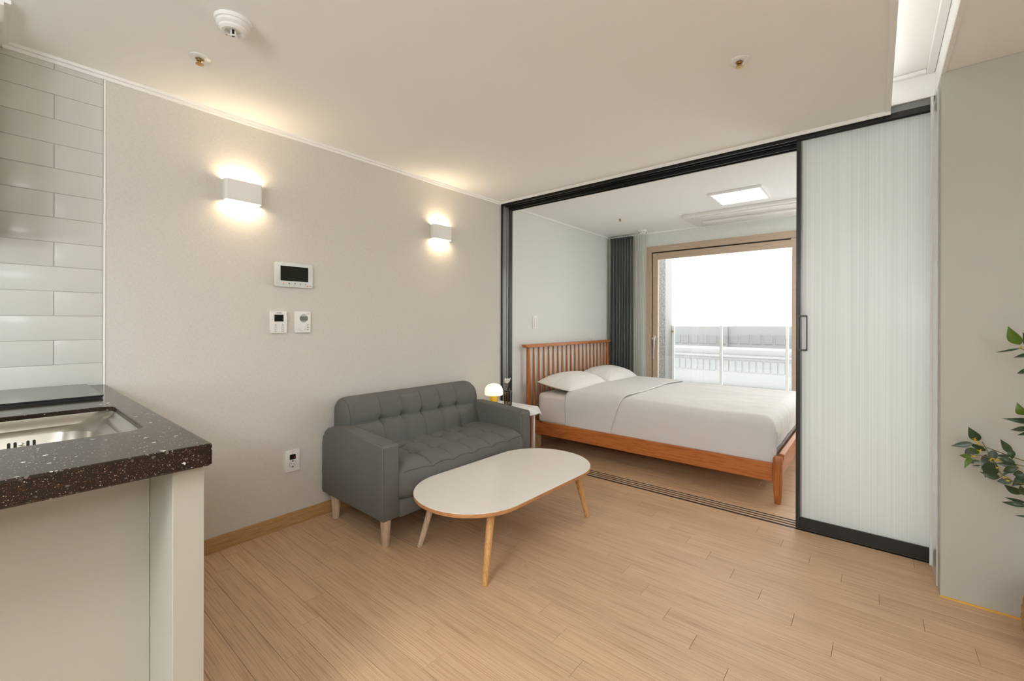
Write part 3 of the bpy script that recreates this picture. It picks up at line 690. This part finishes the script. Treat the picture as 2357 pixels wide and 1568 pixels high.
# backrest: closed shell; profile goes rear bottom -> top -> front bottom
BY0, BY1 = -1.612, -.478
def backf(u, v):
    y = BY0 + (BY1 - BY0) * v
    edge = min(v, 1 - v) * (BY1 - BY0)
    rnd = 1 - math.sqrt(max(0, 1 - (1 - min(1, edge / .035)) ** 2)) if edge < .035 else 0
    prof = [(.022, .40), (.022, .55), (.022, .66), (.026, .700), (.050, .724), (.085, .731), (.125, .727), (.150, .708), (.163, .680), (.180, .63), (.198, .58), (.214, .53), (.232, .47), (.245, .40), (.25, .34)]
    t = u * (len(prof) - 1); i = min(int(t), len(prof) - 2); fr = t - i
    x = prof[i][0] * (1 - fr) + prof[i + 1][0] * fr; zz = prof[i][1] * (1 - fr) + prof[i + 1][1] * fr
    top_drop = .055 * (1 - math.sqrt(max(0, 1 - (1 - min(1, edge / .075)) ** 2)))
    zz = zz - top_drop * smooth01((zz - .52) / .18)
    zs = .572
    if x > .14:
        f = smooth01((x - .14) / .02)
        cell = min(abs(y - q) for q in TY + [BY0 + .05, BY1 - .05])
        seamv = math.exp(-(cell / .008) ** 2) * .005 + math.exp(-(cell / .035) ** 2) * .010
        seamh = math.exp(-((zz - zs) / .008) ** 2) * .008 + math.exp(-((zz - zs) / .035) ** 2) * .016
        tuft = min(1, sum(math.exp(-(((y - q) / .022) ** 2 + ((zz - zs) / .022) ** 2)) for q in TY)) * .020
        x += f * (.022 - seamv - seamh - tuft)
    x = .13 + (x - .13) * (1 - .25 * rnd)
    x -= .02 * smooth01((x - .13) / .1) * rnd
    return (x, y, zz)
bm = bmesh.new(); V = grid(bm, 92, 150, backf)
for j in (0, -1):
    ed = [V[i][j] for i in range(len(V))]; bm.faces.new(ed)
bk_ = obj('backrest', bm, SOFA, sf, 70)
prof_front = lambda zz, y: (backf_x(zz, y))
def surf_back(y, zt):
    # find front-surface x at height zt for row y
    v = (y - BY0) / (BY1 - BY0); best = None
    for k in range(60, 100):
        p = backf(k / 100, v)
        if best is None or abs(p[2] - zt) < abs(best[2] - zt): best = p
    return Vector(best) + Vector((.0004, 0, 0))
for yq in TY:
    pts = []
    for k in range(47, 101, 2):
        p = backf(k / 100, (yq - BY0) / (BY1 - BY0))
        if p[2] > .42: pts.append(Vector(p) + Vector((.0003, 0, .0002)))
    obj('seam', tube(bmesh.new(), pts, .0010, 5), SEAM, bk_)
pts = [surf_back(BY0 + .05 + (BY1 - BY0 - .1) * k / 60, .572) for k in range(61)]
obj('seam', tube(bmesh.new(), pts, .0010, 5), SEAM, bk_)
for s_, yq in ((1, BY0 + .026), (-1, BY1 - .026)):
    pts = []
    for k in range(36, 101, 2):
        p = backf(k / 100, (yq - BY0) / (BY1 - BY0)); pts.append(Vector(p) + Vector((.0004, 0, .0003)))
    obj('seam', tube(bmesh.new(), pts, .0010, 5), SEAM, bk_)
# seat cushion
TX = [.345, .515]
def seat_h(x, y):
    fx = (x - .17) / (.70 - .17); e = min(y - YI0, YI1 - y)
    h = .426 + .012 * math.sin(PI * max(0, min(1, fx))) 
    h -= .020 * (1 - smooth01(e / .06)) + .034 * (1 - math.sqrt(max(0, 1 - max(0, (x - .60) / .10) ** 2)))
    c = min(abs(y - q) for q in TY); r = min(abs(x - q) for q in TX)
    h -= math.exp(-(c / .007) ** 2) * .004 + math.exp(-(c / .04) ** 2) * .011
    h -= (math.exp(-(r / .030) ** 2) * .006)
    h -= min(1, sum(math.exp(-((y - a) ** 2 + (x - b) ** 2) / .026 ** 2) for a in TY for b in TX)) * .030
    return h
def seatf(u, v):
    y = YI0 + (YI1 - YI0) * v
    e = min(v, 1 - v) * (YI1 - YI0)
    inx = .030 * (1 - smooth01(e / .08))
    if u < .72:
        x = .17 + (.70 - .17) * u / .72; return (x - inx * smooth01((x - .5) / .2), y, seat_h(x, y))
    t = (u - .72) / .28; h0 = seat_h(.70, y)
    zz = h0 + (.238 - h0) * t
    x = .70 + .012 * math.sin(PI * t) + .003 * math.sin(9 * y + 14 * t) * t - .014 * smooth01((t - .85) / .15)
    return (x - inx, y, zz)
bm = bmesh.new(); grid(bm, 110, 190, seatf); st = obj('seat_cushion', bm, SOFA, sf, 75)
m = st.modifiers.new('t', 'SOLIDIFY'); m.thickness = .012; m.offset = -1
for yq in TY:
    obj('seam', tube(bmesh.new(), [Vector(seatf(u / 60 * .72, (yq - YI0) / (YI1 - YI0))) + Vector((0, 0, .0003)) for u in range(4, 61)], .0009, 5), SEAM, st)
obj('seam', tube(bmesh.new(), [Vector(seatf(.722, k / 80)) + Vector((.0004, 0, .0004)) for k in range(2, 79)], .0011, 5), SEAM, st)
obj('base', bx(.05, .684, YI0 + .002, YI1 - .002, .148, .237, bev=.006), SOFA, sf, 40)
obj('rear_panel', bx(.021, .045, SY_0 + .11, SY_1 - .11, .16, .55, bev=.006), SOFA, sf, 40)
for x, y in ((.105, -1.630), (.625, -1.628), (.105, -.463), (.625, -.463)):
    obj('leg', lathe(bmesh.new(), (x, y, 0), [(.0185, 0), (.0205, .003), (.030, .150)], 24), LEGP, sf, 40)

# ------------------------------------------------------------------ coffee table
tcx, tcy, th = 1.044, -1.094, -.024
tb = thing('coffee_table', 'long white rounded coffee table with a wooden edge and splayed legs', 'table', (tcx, tcy, 0))
def trot(a, b): return (tcx + a * math.cos(th) - b * math.sin(th), tcy + a * math.sin(th) + b * math.cos(th))
def tloop(d): return [trot(a, b) for a, b in rrect(0, 0, .308 - d, .584 - d, .300 - d, 20)]
bm = bmesh.new(); R = loops(bm, [(tloop(.004), .313), (tloop(0), .317), (tloop(0), .3325)]); bm.faces.new(R[0]); bm.faces.new(R[-1])
obj('top_core', bm, TEDGE, tb, 30)
bm = bmesh.new(); R = loops(bm, [(tloop(.0004), .3326), (tloop(.0004), .3345), (tloop(.0014), .3352)]); bm.faces.new(R[0]); bm.faces.new(R[-1])
obj('top_surface', bm, TTOP, tb, 30)
for fx, fy, tx, ty, mm in ((.776, -1.519, .828, -1.445, LEGP), (1.278, -1.544, 1.240, -1.460, LEGO), (1.278, -.625, 1.232, -.700, LEGO), (.776, -.640, .828, -.712, LEGO)):
    bm = bmesh.new(); d = Vector((tx - fx, ty - fy, .313))
    pts = [Vector((fx, fy, 0)) + d * k for k in (0, .012, .03, 1)]
    rr = [.010, .0135, .0140, .0205]; rings = []
    for p, r_ in zip(pts, rr): rings.append([bm.verts.new(p + Vector((math.cos(2 * PI * k / 20) * r_, math.sin(2 * PI * k / 20) * r_, 0))) for k in range(20)])
    for A, B in zip(rings, rings[1:]):
        for k in range(20): bm.faces.new((A[k], A[(k + 1) % 20], B[(k + 1) % 20], B[k]))
    bm.faces.new(rings[0][::-1]); bm.faces.new(rings[-1]); obj('leg', bm, mm, tb, 40)

# ------------------------------------------------------------------ side table with lamp and vase
sd = thing('side_table', 'small white square side table between the sofa and the bed', 'table', (.27, -.225, 0))
obj('tabletop', bx(.06, .470, -.395, -.055, .480, .498, bev=.002), WHITEP, sd)
for x in (.075, .440):
    for y in (-.38, -.085): obj('leg', bx(x, x + .022, y - .011, y + .011, 0, .480, bev=.002, seg=1), WHITEP, sd)
def lace(u, v):
    a = (u - .5) * .50; b = (v - .5) * .46
    r = .0; ca, sa = math.cos(r), math.sin(r)
    x = .29 + a * ca - b * sa; y = -.220 + a * sa + b * ca
    ox = max(0, x - .474); oy = max(0, y + .051); ol = max(0, -.399 - y)
    d = math.hypot(ox, oy); zz = .5000 + .0008 * noise.noise(Vector((x * 30, y * 30, 0)))
    if ox > 0 or oy > 0 or ol > 0:
        wob = .006 * math.sin(40 * (x - y))
        return (x - ox * .70 + wob * min(1, ox * 30) * .6, y - oy * .65 + (ol * .8) + wob * min(1, oy * 30) * .6, zz - (d * .85 + ol * .9) - 0.002)
    return (x, y, zz)
bm = bmesh.new(); V = grid(bm, 60, 56, lace)
LACE = mat('white_lace_cloth', (.78, .77, .75), .9)
_n = tex_noise(LACE, coords(LACE), 60, 2); L(LACE, ramp(LACE, _n, [(.30, (.50, .50, .49)), (.37, (.80, .79, .77))]), bsdf(LACE).inputs['Base Color'])
lc = obj('lace_cloth', bm, LACE, smooth=60); tag(lc, 'white lace-edged cloth lying on the side table, corner drooping', 'cloth')
m = lc.modifiers.new('t', 'SOLIDIFY'); m.thickness = .0012; m.offset = 1
lp = thing('table_lamp', 'lit mushroom lamp with white dome shade and yellow base on the side table', 'lamp', (.200, -.300, .503))
obj('base', lathe(bmesh.new(), (.2, -.3, .503), [(.030, 0), (.031, .002), (.031, .094), (.030, .096)], 32), YEL, lp, 40)
obj('shade', lathe(bmesh.new(), (.2, -.3, .503), [(.072, .094), (.076, .098), (.076, .125), (.073, .145), (.064, .165), (.049, .179), (.028, .187), (.001, .189)], 40), L_TL, lp, 60)
obj('switch', cyl(bmesh.new(), (.231, -.309, .512), (.2335, -.310, .512), .003, n=8), DARKH, lp)
vs = thing('flower_vase', 'smoky glass bottle vase holding one white flower, beside the lit lamp', 'vase', (.270, -.200, .503))
obj('glass', lathe(bmesh.new(), (.27, -.2, .503), [(.030, 0), (.033, .003), (.036, .115), (.034, .122), (.018, .126), (.017, .134), (.022, .136), (.022, .150), (.0185, .150), (.0185, .137), (.0135, .134), (.0145, .124), (.031, .118), (.029, .008), (.001, .006)], 28), SMOKE, vs, 40)
obj('stem', tube(bmesh.new(), [(.275, -.205, .510), (.268, -.2, .58), (.266, -.198, .64), (.262, -.200, .690)], .0018, 6), TRUNK, vs)
obj('stem', tube(bmesh.new(), [(.262, -.195, .510), (.272, -.2, .60), (.262, -.215, .66), (.252, -.225, .705)], .0013, 6), TRUNK, vs)
fl = obj('blossom', lathe(bmesh.new(), (.264, -.205, .700), [(.002, -.012), (.010, -.006), (.013, .006), (.009, .018), (.002, .022)], 14), PILLOW, vs, 60)
for k in range(7):
    a = k * 2 * PI / 7 + .3; tilt = .5 + .25 * (k % 3)
    def pet(u, v, a=a, tilt=tilt, k=k):
        w_ = .017 * math.sin(PI * min(1, .12 + v * .86)) ** .7 * (u - .5) * 2; l = .042 * v
        r_ = .003 + l * math.sin(tilt) ; z_ = -.008 + l * math.cos(tilt) + .35 * l * v * math.sin(k) + 6 * w_ * w_
        return (.264 + r_ * math.cos(a) - w_ * math.sin(a), -.205 + r_ * math.sin(a) + w_ * math.cos(a), .700 + z_)
    bm = bmesh.new(); grid(bm, 6, 6, pet); p = obj('petal', bm, PILLOW, vs, 60); m = p.modifiers.new('t', 'SOLIDIFY'); m.thickness = .0008

# ------------------------------------------------------------------ bed
bd = thing('bed', 'orange pine bed frame with a spindle headboard under white bedding', 'bed', (1.1, 1.15, 0))
BYA, BYB = .360, 1.955
obj('side_rail', bx(.085, 2.115, BYA, BYA + .026, .140, .262, bev=.004), BEDW, bd)
obj('side_rail', bx(.085, 2.115, BYB - .026, BYB, .140, .262, bev=.004), BEDW, bd)
def foot_leg(y):
    bm = bmesh.new()
    rings = []
    for zz, h in ((0, .016), (.004, .018), (.07, .024), (.14, .027), (.262, .027), (.300, .027), (.312, .022)):
        rings.append((rrect(2.145, y, h, h, h * .55, 4), zz))
    R = loops(bm, rings); bm.faces.new(R[0]); bm.faces.new(R[-1]); return bm
for y in (BYA + .006, BYB - .006): obj('leg', foot_leg(y), BEDS, bd, 40)
obj('foot_rail', prism(bmesh.new(), [(2.135, .165), (2.158, .165), (2.176, .322), (2.148, .326)], lambda a, b, h: (a, h, b), BYA + .040, BYB - .040, .003), wood('orange_pine_foot', (.50, .165, .045), (.30, .085, .02), (22, 2.5, 22), (90, 7, 90), .35, knots=True), bd)
obj('slat_deck', bx(.10, 2.13, BYA + .03, BYB - .03, .205, .228), PINE, bd)
obj('centre_beam', bx(.12, 2.12, 1.12, 1.17, .15, .205), PINE, bd)
for x in (.75, 1.5): obj('support_leg', bx(x, x + .05, 1.12, 1.17, 0, .15), BEDS, bd)
obj('support_block', bx(.096, .140, .390, .455, 0, .140, bev=.002), PINE, bd)
def post(y, lean):
    bm = bmesh.new()
    R = loops(bm, [(rrect(.078, y, .016, .020, .008, 3), 0), (rrect(.072, y, .019, .024, .010, 3), .25), (rrect(.064, y, .018, .022, .010, 3), .55), (rrect(.056, y, .015, .014, .008, 3), .955)])
    bm.faces.new(R[0]); bm.faces.new(R[-1]); return bm
HY0, HY1 = .352, 1.968
obj('post', post(HY0, 0), BEDS, bd, 50); obj('post', post(HY1, 0), BEDS, bd, 50)
HRW = wood('orange_pine_headrail', (.50, .165, .045), (.30, .085, .02), (22, 2.5, 22), (90, 7, 90), .3, knots=True)
bm = bmesh.new()
secs = [(.285, .006), (.300, .014), (.33, .018), (1.98, .018), (2.005, .014), (2.018, .006)]
rings = []
for y, hz in secs:
    pr = [(.034, .990 - 2 * hz), (.082, .990 - 1.6 * hz), (.086, .988), (.078, .990), (.030, .990), (.026, .986)]
    rings.append([bm.verts.new((a, y, b)) for a, b in pr])
for A, B in zip(rings, rings[1:]):
    for k in range(6): bm.faces.new((A[k], A[(k + 1) % 6], B[(k + 1) % 6], B[k]))
bm.faces.new(rings[0][::-1]); bm.faces.new(rings[-1])
obj('head_rail', bm, HRW, bd, 30)
obj('lower_rail', bx(.058, .080, HY0 + .02, HY1 - .02, .225, .285, bev=.003), HRW, bd)
spb = lathe(bmesh.new(), (0, 0, 0), [(.0115, 0), (.0135, .15), (.0125, .38), (.0095, .58), (.0060, .685)], 14)
spm = bpy.data.meshes.new('spindle'); spb.to_mesh(spm); spb.free(); spm.materials.append(BEDS); spm.shade_smooth()
for k in range(18):
    o = bpy.data.objects.new('spindle', spm); COL.objects.link(o); o.parent = bd
    o.location = Vector((.070, HY0 + (HY1 - HY0) * (k + 1) / 19, .275)) - bd.location; o.rotation_euler = (0, -.018, 0)
kn = tag(obj('hook', lathe(bmesh.new(), (.05, 1.62, .990), [(.006, .0003), (.006, .004), (.010, .012), (.008, .020), (.002, .022)], 10), WHITEP, smooth=50), 'tiny white knob resting on top of the headboard rail', 'knob')

# mattress
def pillowbox(x0, x1, y0, y1, z0, z1, r, n=40, amp=.003, sc=6, seed=0):
    bm = bmesh.new(); bmesh.ops.create_cube(bm, size=2); bmesh.ops.subdivide_edges(bm, edges=bm.edges, cuts=n, use_grid_fill=True)
    hx, hy, hz = (x1 - x0) / 2, (y1 - y0) / 2, (z1 - z0) / 2; c = Vector(((x0 + x1) / 2, (y0 + y1) / 2, (z0 + z1) / 2))
    for v in bm.verts:
        p = Vector((v.co.x * hx, v.co.y * hy, v.co.z * hz)); q_ = Vector((max(-hx + r, min(hx - r, p.x)), max(-hy + r, min(hy - r, p.y)), max(-hz + r, min(hz - r, p.z))))
        d = p - q_
        if d.length > 1e-6: p = q_ + d.normalized() * min(r, max(abs(d.x), abs(d.y), abs(d.z)))
        p = p + c; k = noise.noise(Vector((p.x * sc + seed, p.y * sc, p.z * sc * 2))) * amp
        v.co = p + (d.normalized() * k if d.length > 1e-6 else Vector())
    return bm
mt = obj('mattress', pillowbox(.125, 2.100, .408, 1.902, .229, .528, .045), SHEET, smooth=60); tag(mt, 'thick mattress in a fitted off-white sheet on the pine bed', 'mattress')

def drape(name, label, cat, ux0, ux1f, y0, y1, z1, r, drop, foot, nx, ny, off=0, xr=0.07, seed=0, wr=.004):
    """sheet over the bed: y0..y1 are the outer side faces; foot adds a hanging end"""
    W = y1 - y0
    def fold(s, Lh, r):   # s beyond the flat length Lh -> (horizontal, drop)
        if s <= 0: return s, 0.
        q = PI / 2 * r
        if s < q: a = s / r; return r * math.sin(a), r * (1 - math.cos(a))
        return r, r + (s - q)
    bm = bmesh.new(); arc = PI / 2 * r - r
    half = W / 2 - r; smax = PI / 2 * r + (drop - r)
    def f(u, v):
        sv = (v * 2 - 1) * (half + smax); a = abs(sv) - half; hy, dy = fold(a, half, r); yy = (half + hy) if a > 0 else abs(sv)
        side = math.copysign(1, sv); topness = 0 if a > 0 else 1
        x1 = ux1f(dy)
        L0 = x1 - ux0
        if foot:
            flat = x1 - xr - ux0; tot = flat + PI / 2 * xr + (foot - xr); s = u * tot - flat; hx, dx = fold(s, 0, xr); x = ux0 + flat + (hx if s > 0 else s)
        else: x = ux0 + u * L0; dx = 0
        # the two drops meet at the corner
        dmax = (dx ** 4 + dy ** 4) ** .25
        shrink = 1.0
        P = Vector((x * 2.2 + seed, side * yy * 2.2, 0))
        n1 = noise.noise(P) ; n2 = noise.noise(Vector((x * 7 + seed, yy * 9 * side, dmax * 4))); n3 = noise.noise(Vector((x * 22, dmax * 3 + yy * 3, seed)))
        bulge = n1 * .010 + n2 * wr
        zz = z1 + off - dmax * 1.0 + (n1 * .010 + n2 * wr * .6) * (1 - min(1, dmax / .1)) + (-.012 * (yy / (W / 2)) ** 4)
        flare = (.004 + .012 * n2 + .004 * n3) * min(1, dy / .12) * (1 - .9 * smooth01((dy - .14) / .12)) 
        yo = side * (yy + off + flare - .030 * smooth01(dx / .12) * smooth01(dy / .12))
        xo = x + (off + .008 * n2 + .005 * n3) * min(1, dx / .1) - .014 * smooth01((dx - .12) / .1)
        return (xo, (y0 + y1) / 2 + yo, max(zz, .238))
    grid(bm, nx, ny, f)
    o = obj(name, bm, DUVET, smooth=80); tag(o, label, cat); return o
dv = drape('duvet', 'white duvet spread over the mattress down to the side rail', 'duvet', .62, lambda d: 2.130, .388, 1.927, .572, .075, .325, .250, 90, 130, 0, .085, 3.1)
m = dv.modifiers.new('t', 'SOLIDIFY'); m.thickness = .010; m.offset = -1
dv2 = drape('folded_duvet_top', 'x', 'duvet', .465, lambda d: 1.02 - .10 * min(1, d / .3), .384, 1.933, .585, .085, .325, 0, 50, 130, .006, .07, 8.7, .003)
m = dv2.modifiers.new('t', 'SOLIDIFY'); m.thickness = .012; m.offset = -1
for k in ('label', 'category'):
    if k in dv2: del dv2[k]
dv2.parent = dv; dv2.name = 'fold_back'
# pillows
def pillow(cx, cy, cz, hx, hy, t, seed, tilt):
    bm = bmesh.new(); n = 44
    def shape(side):
        def f(u, v):
            a, b = u * 2 - 1, v * 2 - 1
            e = (max(0, 1 - abs(a) ** 2.6) * max(0, 1 - abs(b) ** 2.6)) ** .55
            pinch = 1 - .08 * (a * a * b * b) + .0
            x = a * hx * (1 - .07 * (1 - b * b) * 0 - .06 * b * b * (1 - abs(a)) ) * pinch; y = b * hy * (1 - .05 * (1 - abs(a) ** 2) * 0 - .05 * (1 - (a * a))) * pinch
            ang = math.atan2(b, a)
            wr = .0045 * noise.noise(Vector((a * 3 + seed, b * 3, side))) + .0035 * math.sin(22 * ang + 3 * noise.noise(Vector((a * 2, b * 2, seed)))) * (a * a + b * b) * e * .8
            z_ = side * (t * e + wr * min(1, e * 3)) if side > 0 else -t * .45 * e
            return (x, y, z_)
        return f
    grid(bm, n, n, shape(1)); grid(bm, n, n, shape(-1)); bmesh.ops.remove_doubles(bm, verts=bm.verts, dist=.0004)
    bmesh.ops.rotate(bm, verts=bm.verts, cent=(0, 0, 0), matrix=Matrix.Rotation(tilt, 3, 'Y'))
    bmesh.ops.translate(bm, verts=bm.verts, vec=(cx, cy, cz)); return bm
tag(obj('pillow', pillow(.318, .765, .602, .202, .400, .098, 2, .14), PILLOW, smooth=80), 'plump white pillow at the head of the bed, nearer the sofa', 'pillow', 'bed pillows')
tag(obj('pillow', pillow(.318, 1.520, .602, .202, .385, .105, 9, .16), PILLOW, smooth=80), 'plump white pillow at the head of the bed, nearer the window', 'pillow', 'bed pillows')

# ------------------------------------------------------------------ potted plant by the closet wall
pt = thing('potted_plant', 'leafy artificial plant with yellow buds in a woven basket, at the right edge', 'plant', (3.215, -.60, 0))
def baskf(u, v):
    a = u * 2 * PI; z_ = .26 * v; r_ = .13 + .035 * math.sin(PI * (v * .8 + .08)) + .003 * math.sin(a * 26) * math.cos(v * 40)
    return (3.215 + r_ * math.cos(a), -.60 + r_ * math.sin(a), z_ + .0005)
bm = bmesh.new(); V = grid(bm, 104, 26, baskf, True); bm.faces.new([V[i][0] for i in range(104)])
bs = obj('basket', bm, BASK, pt, 70); m = bs.modifiers.new('t', 'SOLIDIFY'); m.thickness = .006
obj('soil', lathe(bmesh.new(), (3.215, -.60, .22), [(.135, 0), (.12, .008), (.001, .015)], 24), SOIL, pt)
TR = [(3.215, -.60, .22), (3.205, -.57, .45), (3.19, -.53, .70), (3.185, -.50, .95), (3.18, -.49, 1.20), (3.19, -.49, 1.35)]
obj('trunk', tube(bmesh.new(), TR, .013, 10, .006), TRUNK, pt, 60)
LEAVES = [(3.067, -0.456, 1.117, 3.032, -0.48, 1.189, 0.0409, 1), (3.071, -0.446, 1.104, 3.0, -0.467, 1.085, 0.0082, 0), (3.084, -0.466, 1.105, 3.07, -0.472, 1.166, 0.0231, 0), (3.105, -0.415, 1.08, 3.059, -0.397, 1.064, 0.0176, 0), (3.103, -0.424, 1.028, 3.061, -0.441, 1.005, 0.0205, 0), (3.086, -0.438, 0.847, 3.06, -0.451, 0.895, 0.0351, 1), (3.09, -0.46, 0.83, 3.016, -0.483, 0.832, 0.0231, 0), (3.09, -0.457, 0.801, 3.045, -0.431, 0.782, 0.0203, 0), (3.097, -0.42, 0.778, 3.069, -0.402, 0.759, 0.0117, 0), (2.963, -0.422, 0.722, 2.931, -0.44, 0.779, 0.037, 0), (2.945, -0.451, 0.716, 2.88, -0.444, 0.692, 0.0257, 2), (2.984, -0.426, 0.687, 2.931, -0.405, 0.704, 0.0244, 0), (2.962, -0.417, 0.668, 2.936, -0.442, 0.697, 0.0278, 1), (2.947, -0.434, 0.694, 2.923, -0.423, 0.647, 0.0309, 2), (2.94, -0.44, 0.657, 2.904, -0.459, 0.662, 0.0185, 1), (2.94, -0.442, 0.654, 2.917, -0.466, 0.612, 0.0197, 1), (2.971, -0.414, 0.639, 2.928, -0.392, 0.631, 0.0185, 2), (2.966, -0.437, 0.628, 2.939, -0.449, 0.624, 0.0061, 0), (2.985, -0.415, 0.67, 2.971, -0.411, 0.604, 0.0307, 2), (3.01, -0.417, 0.644, 2.984, -0.396, 0.572, 0.0486, 0), (3.019, -0.439, 0.592, 2.962, -0.445, 0.604, 0.03, 0), (3.004, -0.434, 0.696, 2.995, -0.438, 0.646, 0.0302, 2), (3.044, -0.46, 0.697, 3.014, -0.472, 0.75, 0.0265, 0), (3.05, -0.421, 0.681, 2.997, -0.449, 0.68, 0.0167, 2), (3.054, -0.467, 0.663, 3.008, -0.46, 0.672, 0.0234, 0), (3.06, -0.453, 0.652, 3.005, -0.451, 0.649, 0.0235, 0), (3.051, -0.442, 0.588, 3.007, -0.451, 0.577, 0.0266, 2), (3.091, -0.41, 0.6, 3.051, -0.428, 0.563, 0.0355, 0), (3.074, -0.445, 0.541, 3.025, -0.463, 0.573, 0.0351, 0), (3.091, -0.432, 0.507, 3.028, -0.445, 0.519, 0.0146, 0), (3.088, -0.449, 0.5, 3.022, -0.434, 0.495, 0.0203, 0), (3.092, -0.451, 0.461, 3.055, -0.447, 0.456, 0.0081, 0), (3.071, -0.416, 0.639, 3.021, -0.44, 0.595, 0.0208, 2), (3.054, -0.466, 0.642, 3.019, -0.483, 0.627, 0.0292, 0), (3.085, -0.424, 0.614, 3.055, -0.417, 0.606, 0.0353, 0), (3.083, -0.456, 0.541, 3.066, -0.466, 0.581, 0.029, 0), (3.048, -0.459, 0.71, 3.047, -0.462, 0.675, 0.0235, 0)]
STEMS = [[(2.946, -0.44, 0.711), (2.986, -0.44, 0.703), (3.035, -0.44, 0.685), (3.08, -0.44, 0.67), (3.127, -0.44, 0.663)], [(2.944, -0.44, 0.661), (2.961, -0.44, 0.67), (3.035, -0.44, 0.655), (3.09, -0.44, 0.649), (3.127, -0.44, 0.648)], [(3.019, -0.44, 0.592), (3.035, -0.44, 0.619), (3.067, -0.44, 0.641)], [(2.97, -0.44, 0.724), (3.019, -0.44, 0.61), (3.055, -0.44, 0.582), (3.113, -0.44, 0.579)], [(3.07, -0.44, 1.103), (3.097, -0.44, 1.087), (3.13, -0.44, 1.054)], [(3.086, -0.44, 0.826), (3.105, -0.44, 0.809), (3.133, -0.44, 0.779)], [(3.09, -0.44, 0.503), (3.113, -0.44, 0.527), (3.133, -0.44, 0.561)]]
BUDS = [(2.95, -0.46, 0.728), (2.958, -0.46, 0.72), (2.946, -0.46, 0.736), (2.961, -0.46, 0.69), (2.942, -0.46, 0.668), (3.0, -0.46, 0.665), (3.008, -0.46, 0.662), (3.016, -0.46, 0.667), (2.99, -0.46, 0.66), (3.007, -0.46, 0.633), (3.028, -0.46, 0.599), (3.038, -0.46, 0.587), (3.07, -0.46, 1.107)]
for s_ in STEMS:
    s_ = list(s_); e = Vector(s_[-1]) if s_[-1][0] > 3.1 else None
    if e is not None:
        zt = e.z - .03; k = min(TR, key=lambda p: abs(p[2] - zt)); s_.append(k)
    obj('branch', tube(bmesh.new(), [Vector(p) for p in s_], .0014, 6, .0024), STEM, pt, 60)
cam_dir = Vector((-.35, -1, .1)).normalized()
def leaf(p, q_, w_, m, bend, facing):
    p = Vector(p); q_ = Vector(q_); d = q_ - p; ln = d.length; d.normalize(); side = d.cross(facing).normalized(); nrm = side.cross(d)
    def f(u, v):
        prof = math.sin(PI * min(1, v ** .72)) ** 1.15; s = (u - .5) * w_ * prof
        return p + d * ln * v + side * s + nrm * (bend * ln * math.sin(PI * v) * .25 + abs(u - .5) * w_ * prof * .35)
    bm = bmesh.new(); grid(bm, 5, 10, f); o = obj('leaf', bm, m, pt, 60); return o
LM = [LEAFA, LEAFB, LEAFC]
for x0, y0, z0, x1, y1, z1, w_, t_ in LEAVES:
    f_ = (cam_dir + Vector((random.uniform(-.3, .3), 0, random.uniform(-.3, .3)))).normalized()
    leaf((x0, y0, z0), (x1, y1, z1), w_ * .95, LM[t_], random.uniform(-1, 1), f_)
for k in range(70):
    zt = random.uniform(.45, 1.45); a = random.uniform(-.9, .9) + (0 if random.random() < .6 else PI * .0)
    base = Vector((3.19 + .10 * math.cos(a), -.52 + .16 * math.sin(a) - .03, zt)); 
    if base.x < 3.17 and base.y > -.6: base.x = 3.2
    tip = base + Vector((math.cos(a) * .07, min(.02, math.sin(a) * .07), random.uniform(-.04, .06)))
    leaf(base, tip, random.uniform(.018, .036), random.choice(LM), random.uniform(-1, 1), cam_dir)
for b_ in BUDS:
    bm = bmesh.new()
    for k in range(7):
        d = Vector((random.gauss(0, 1), random.gauss(0, .6), random.gauss(0, 1))).normalized(); cyl(bm, Vector(b_), Vector(b_) + d * random.uniform(.004, .009), .0016, .0006, 5)
    obj('bud_cluster', bm, BLOSS, pt)
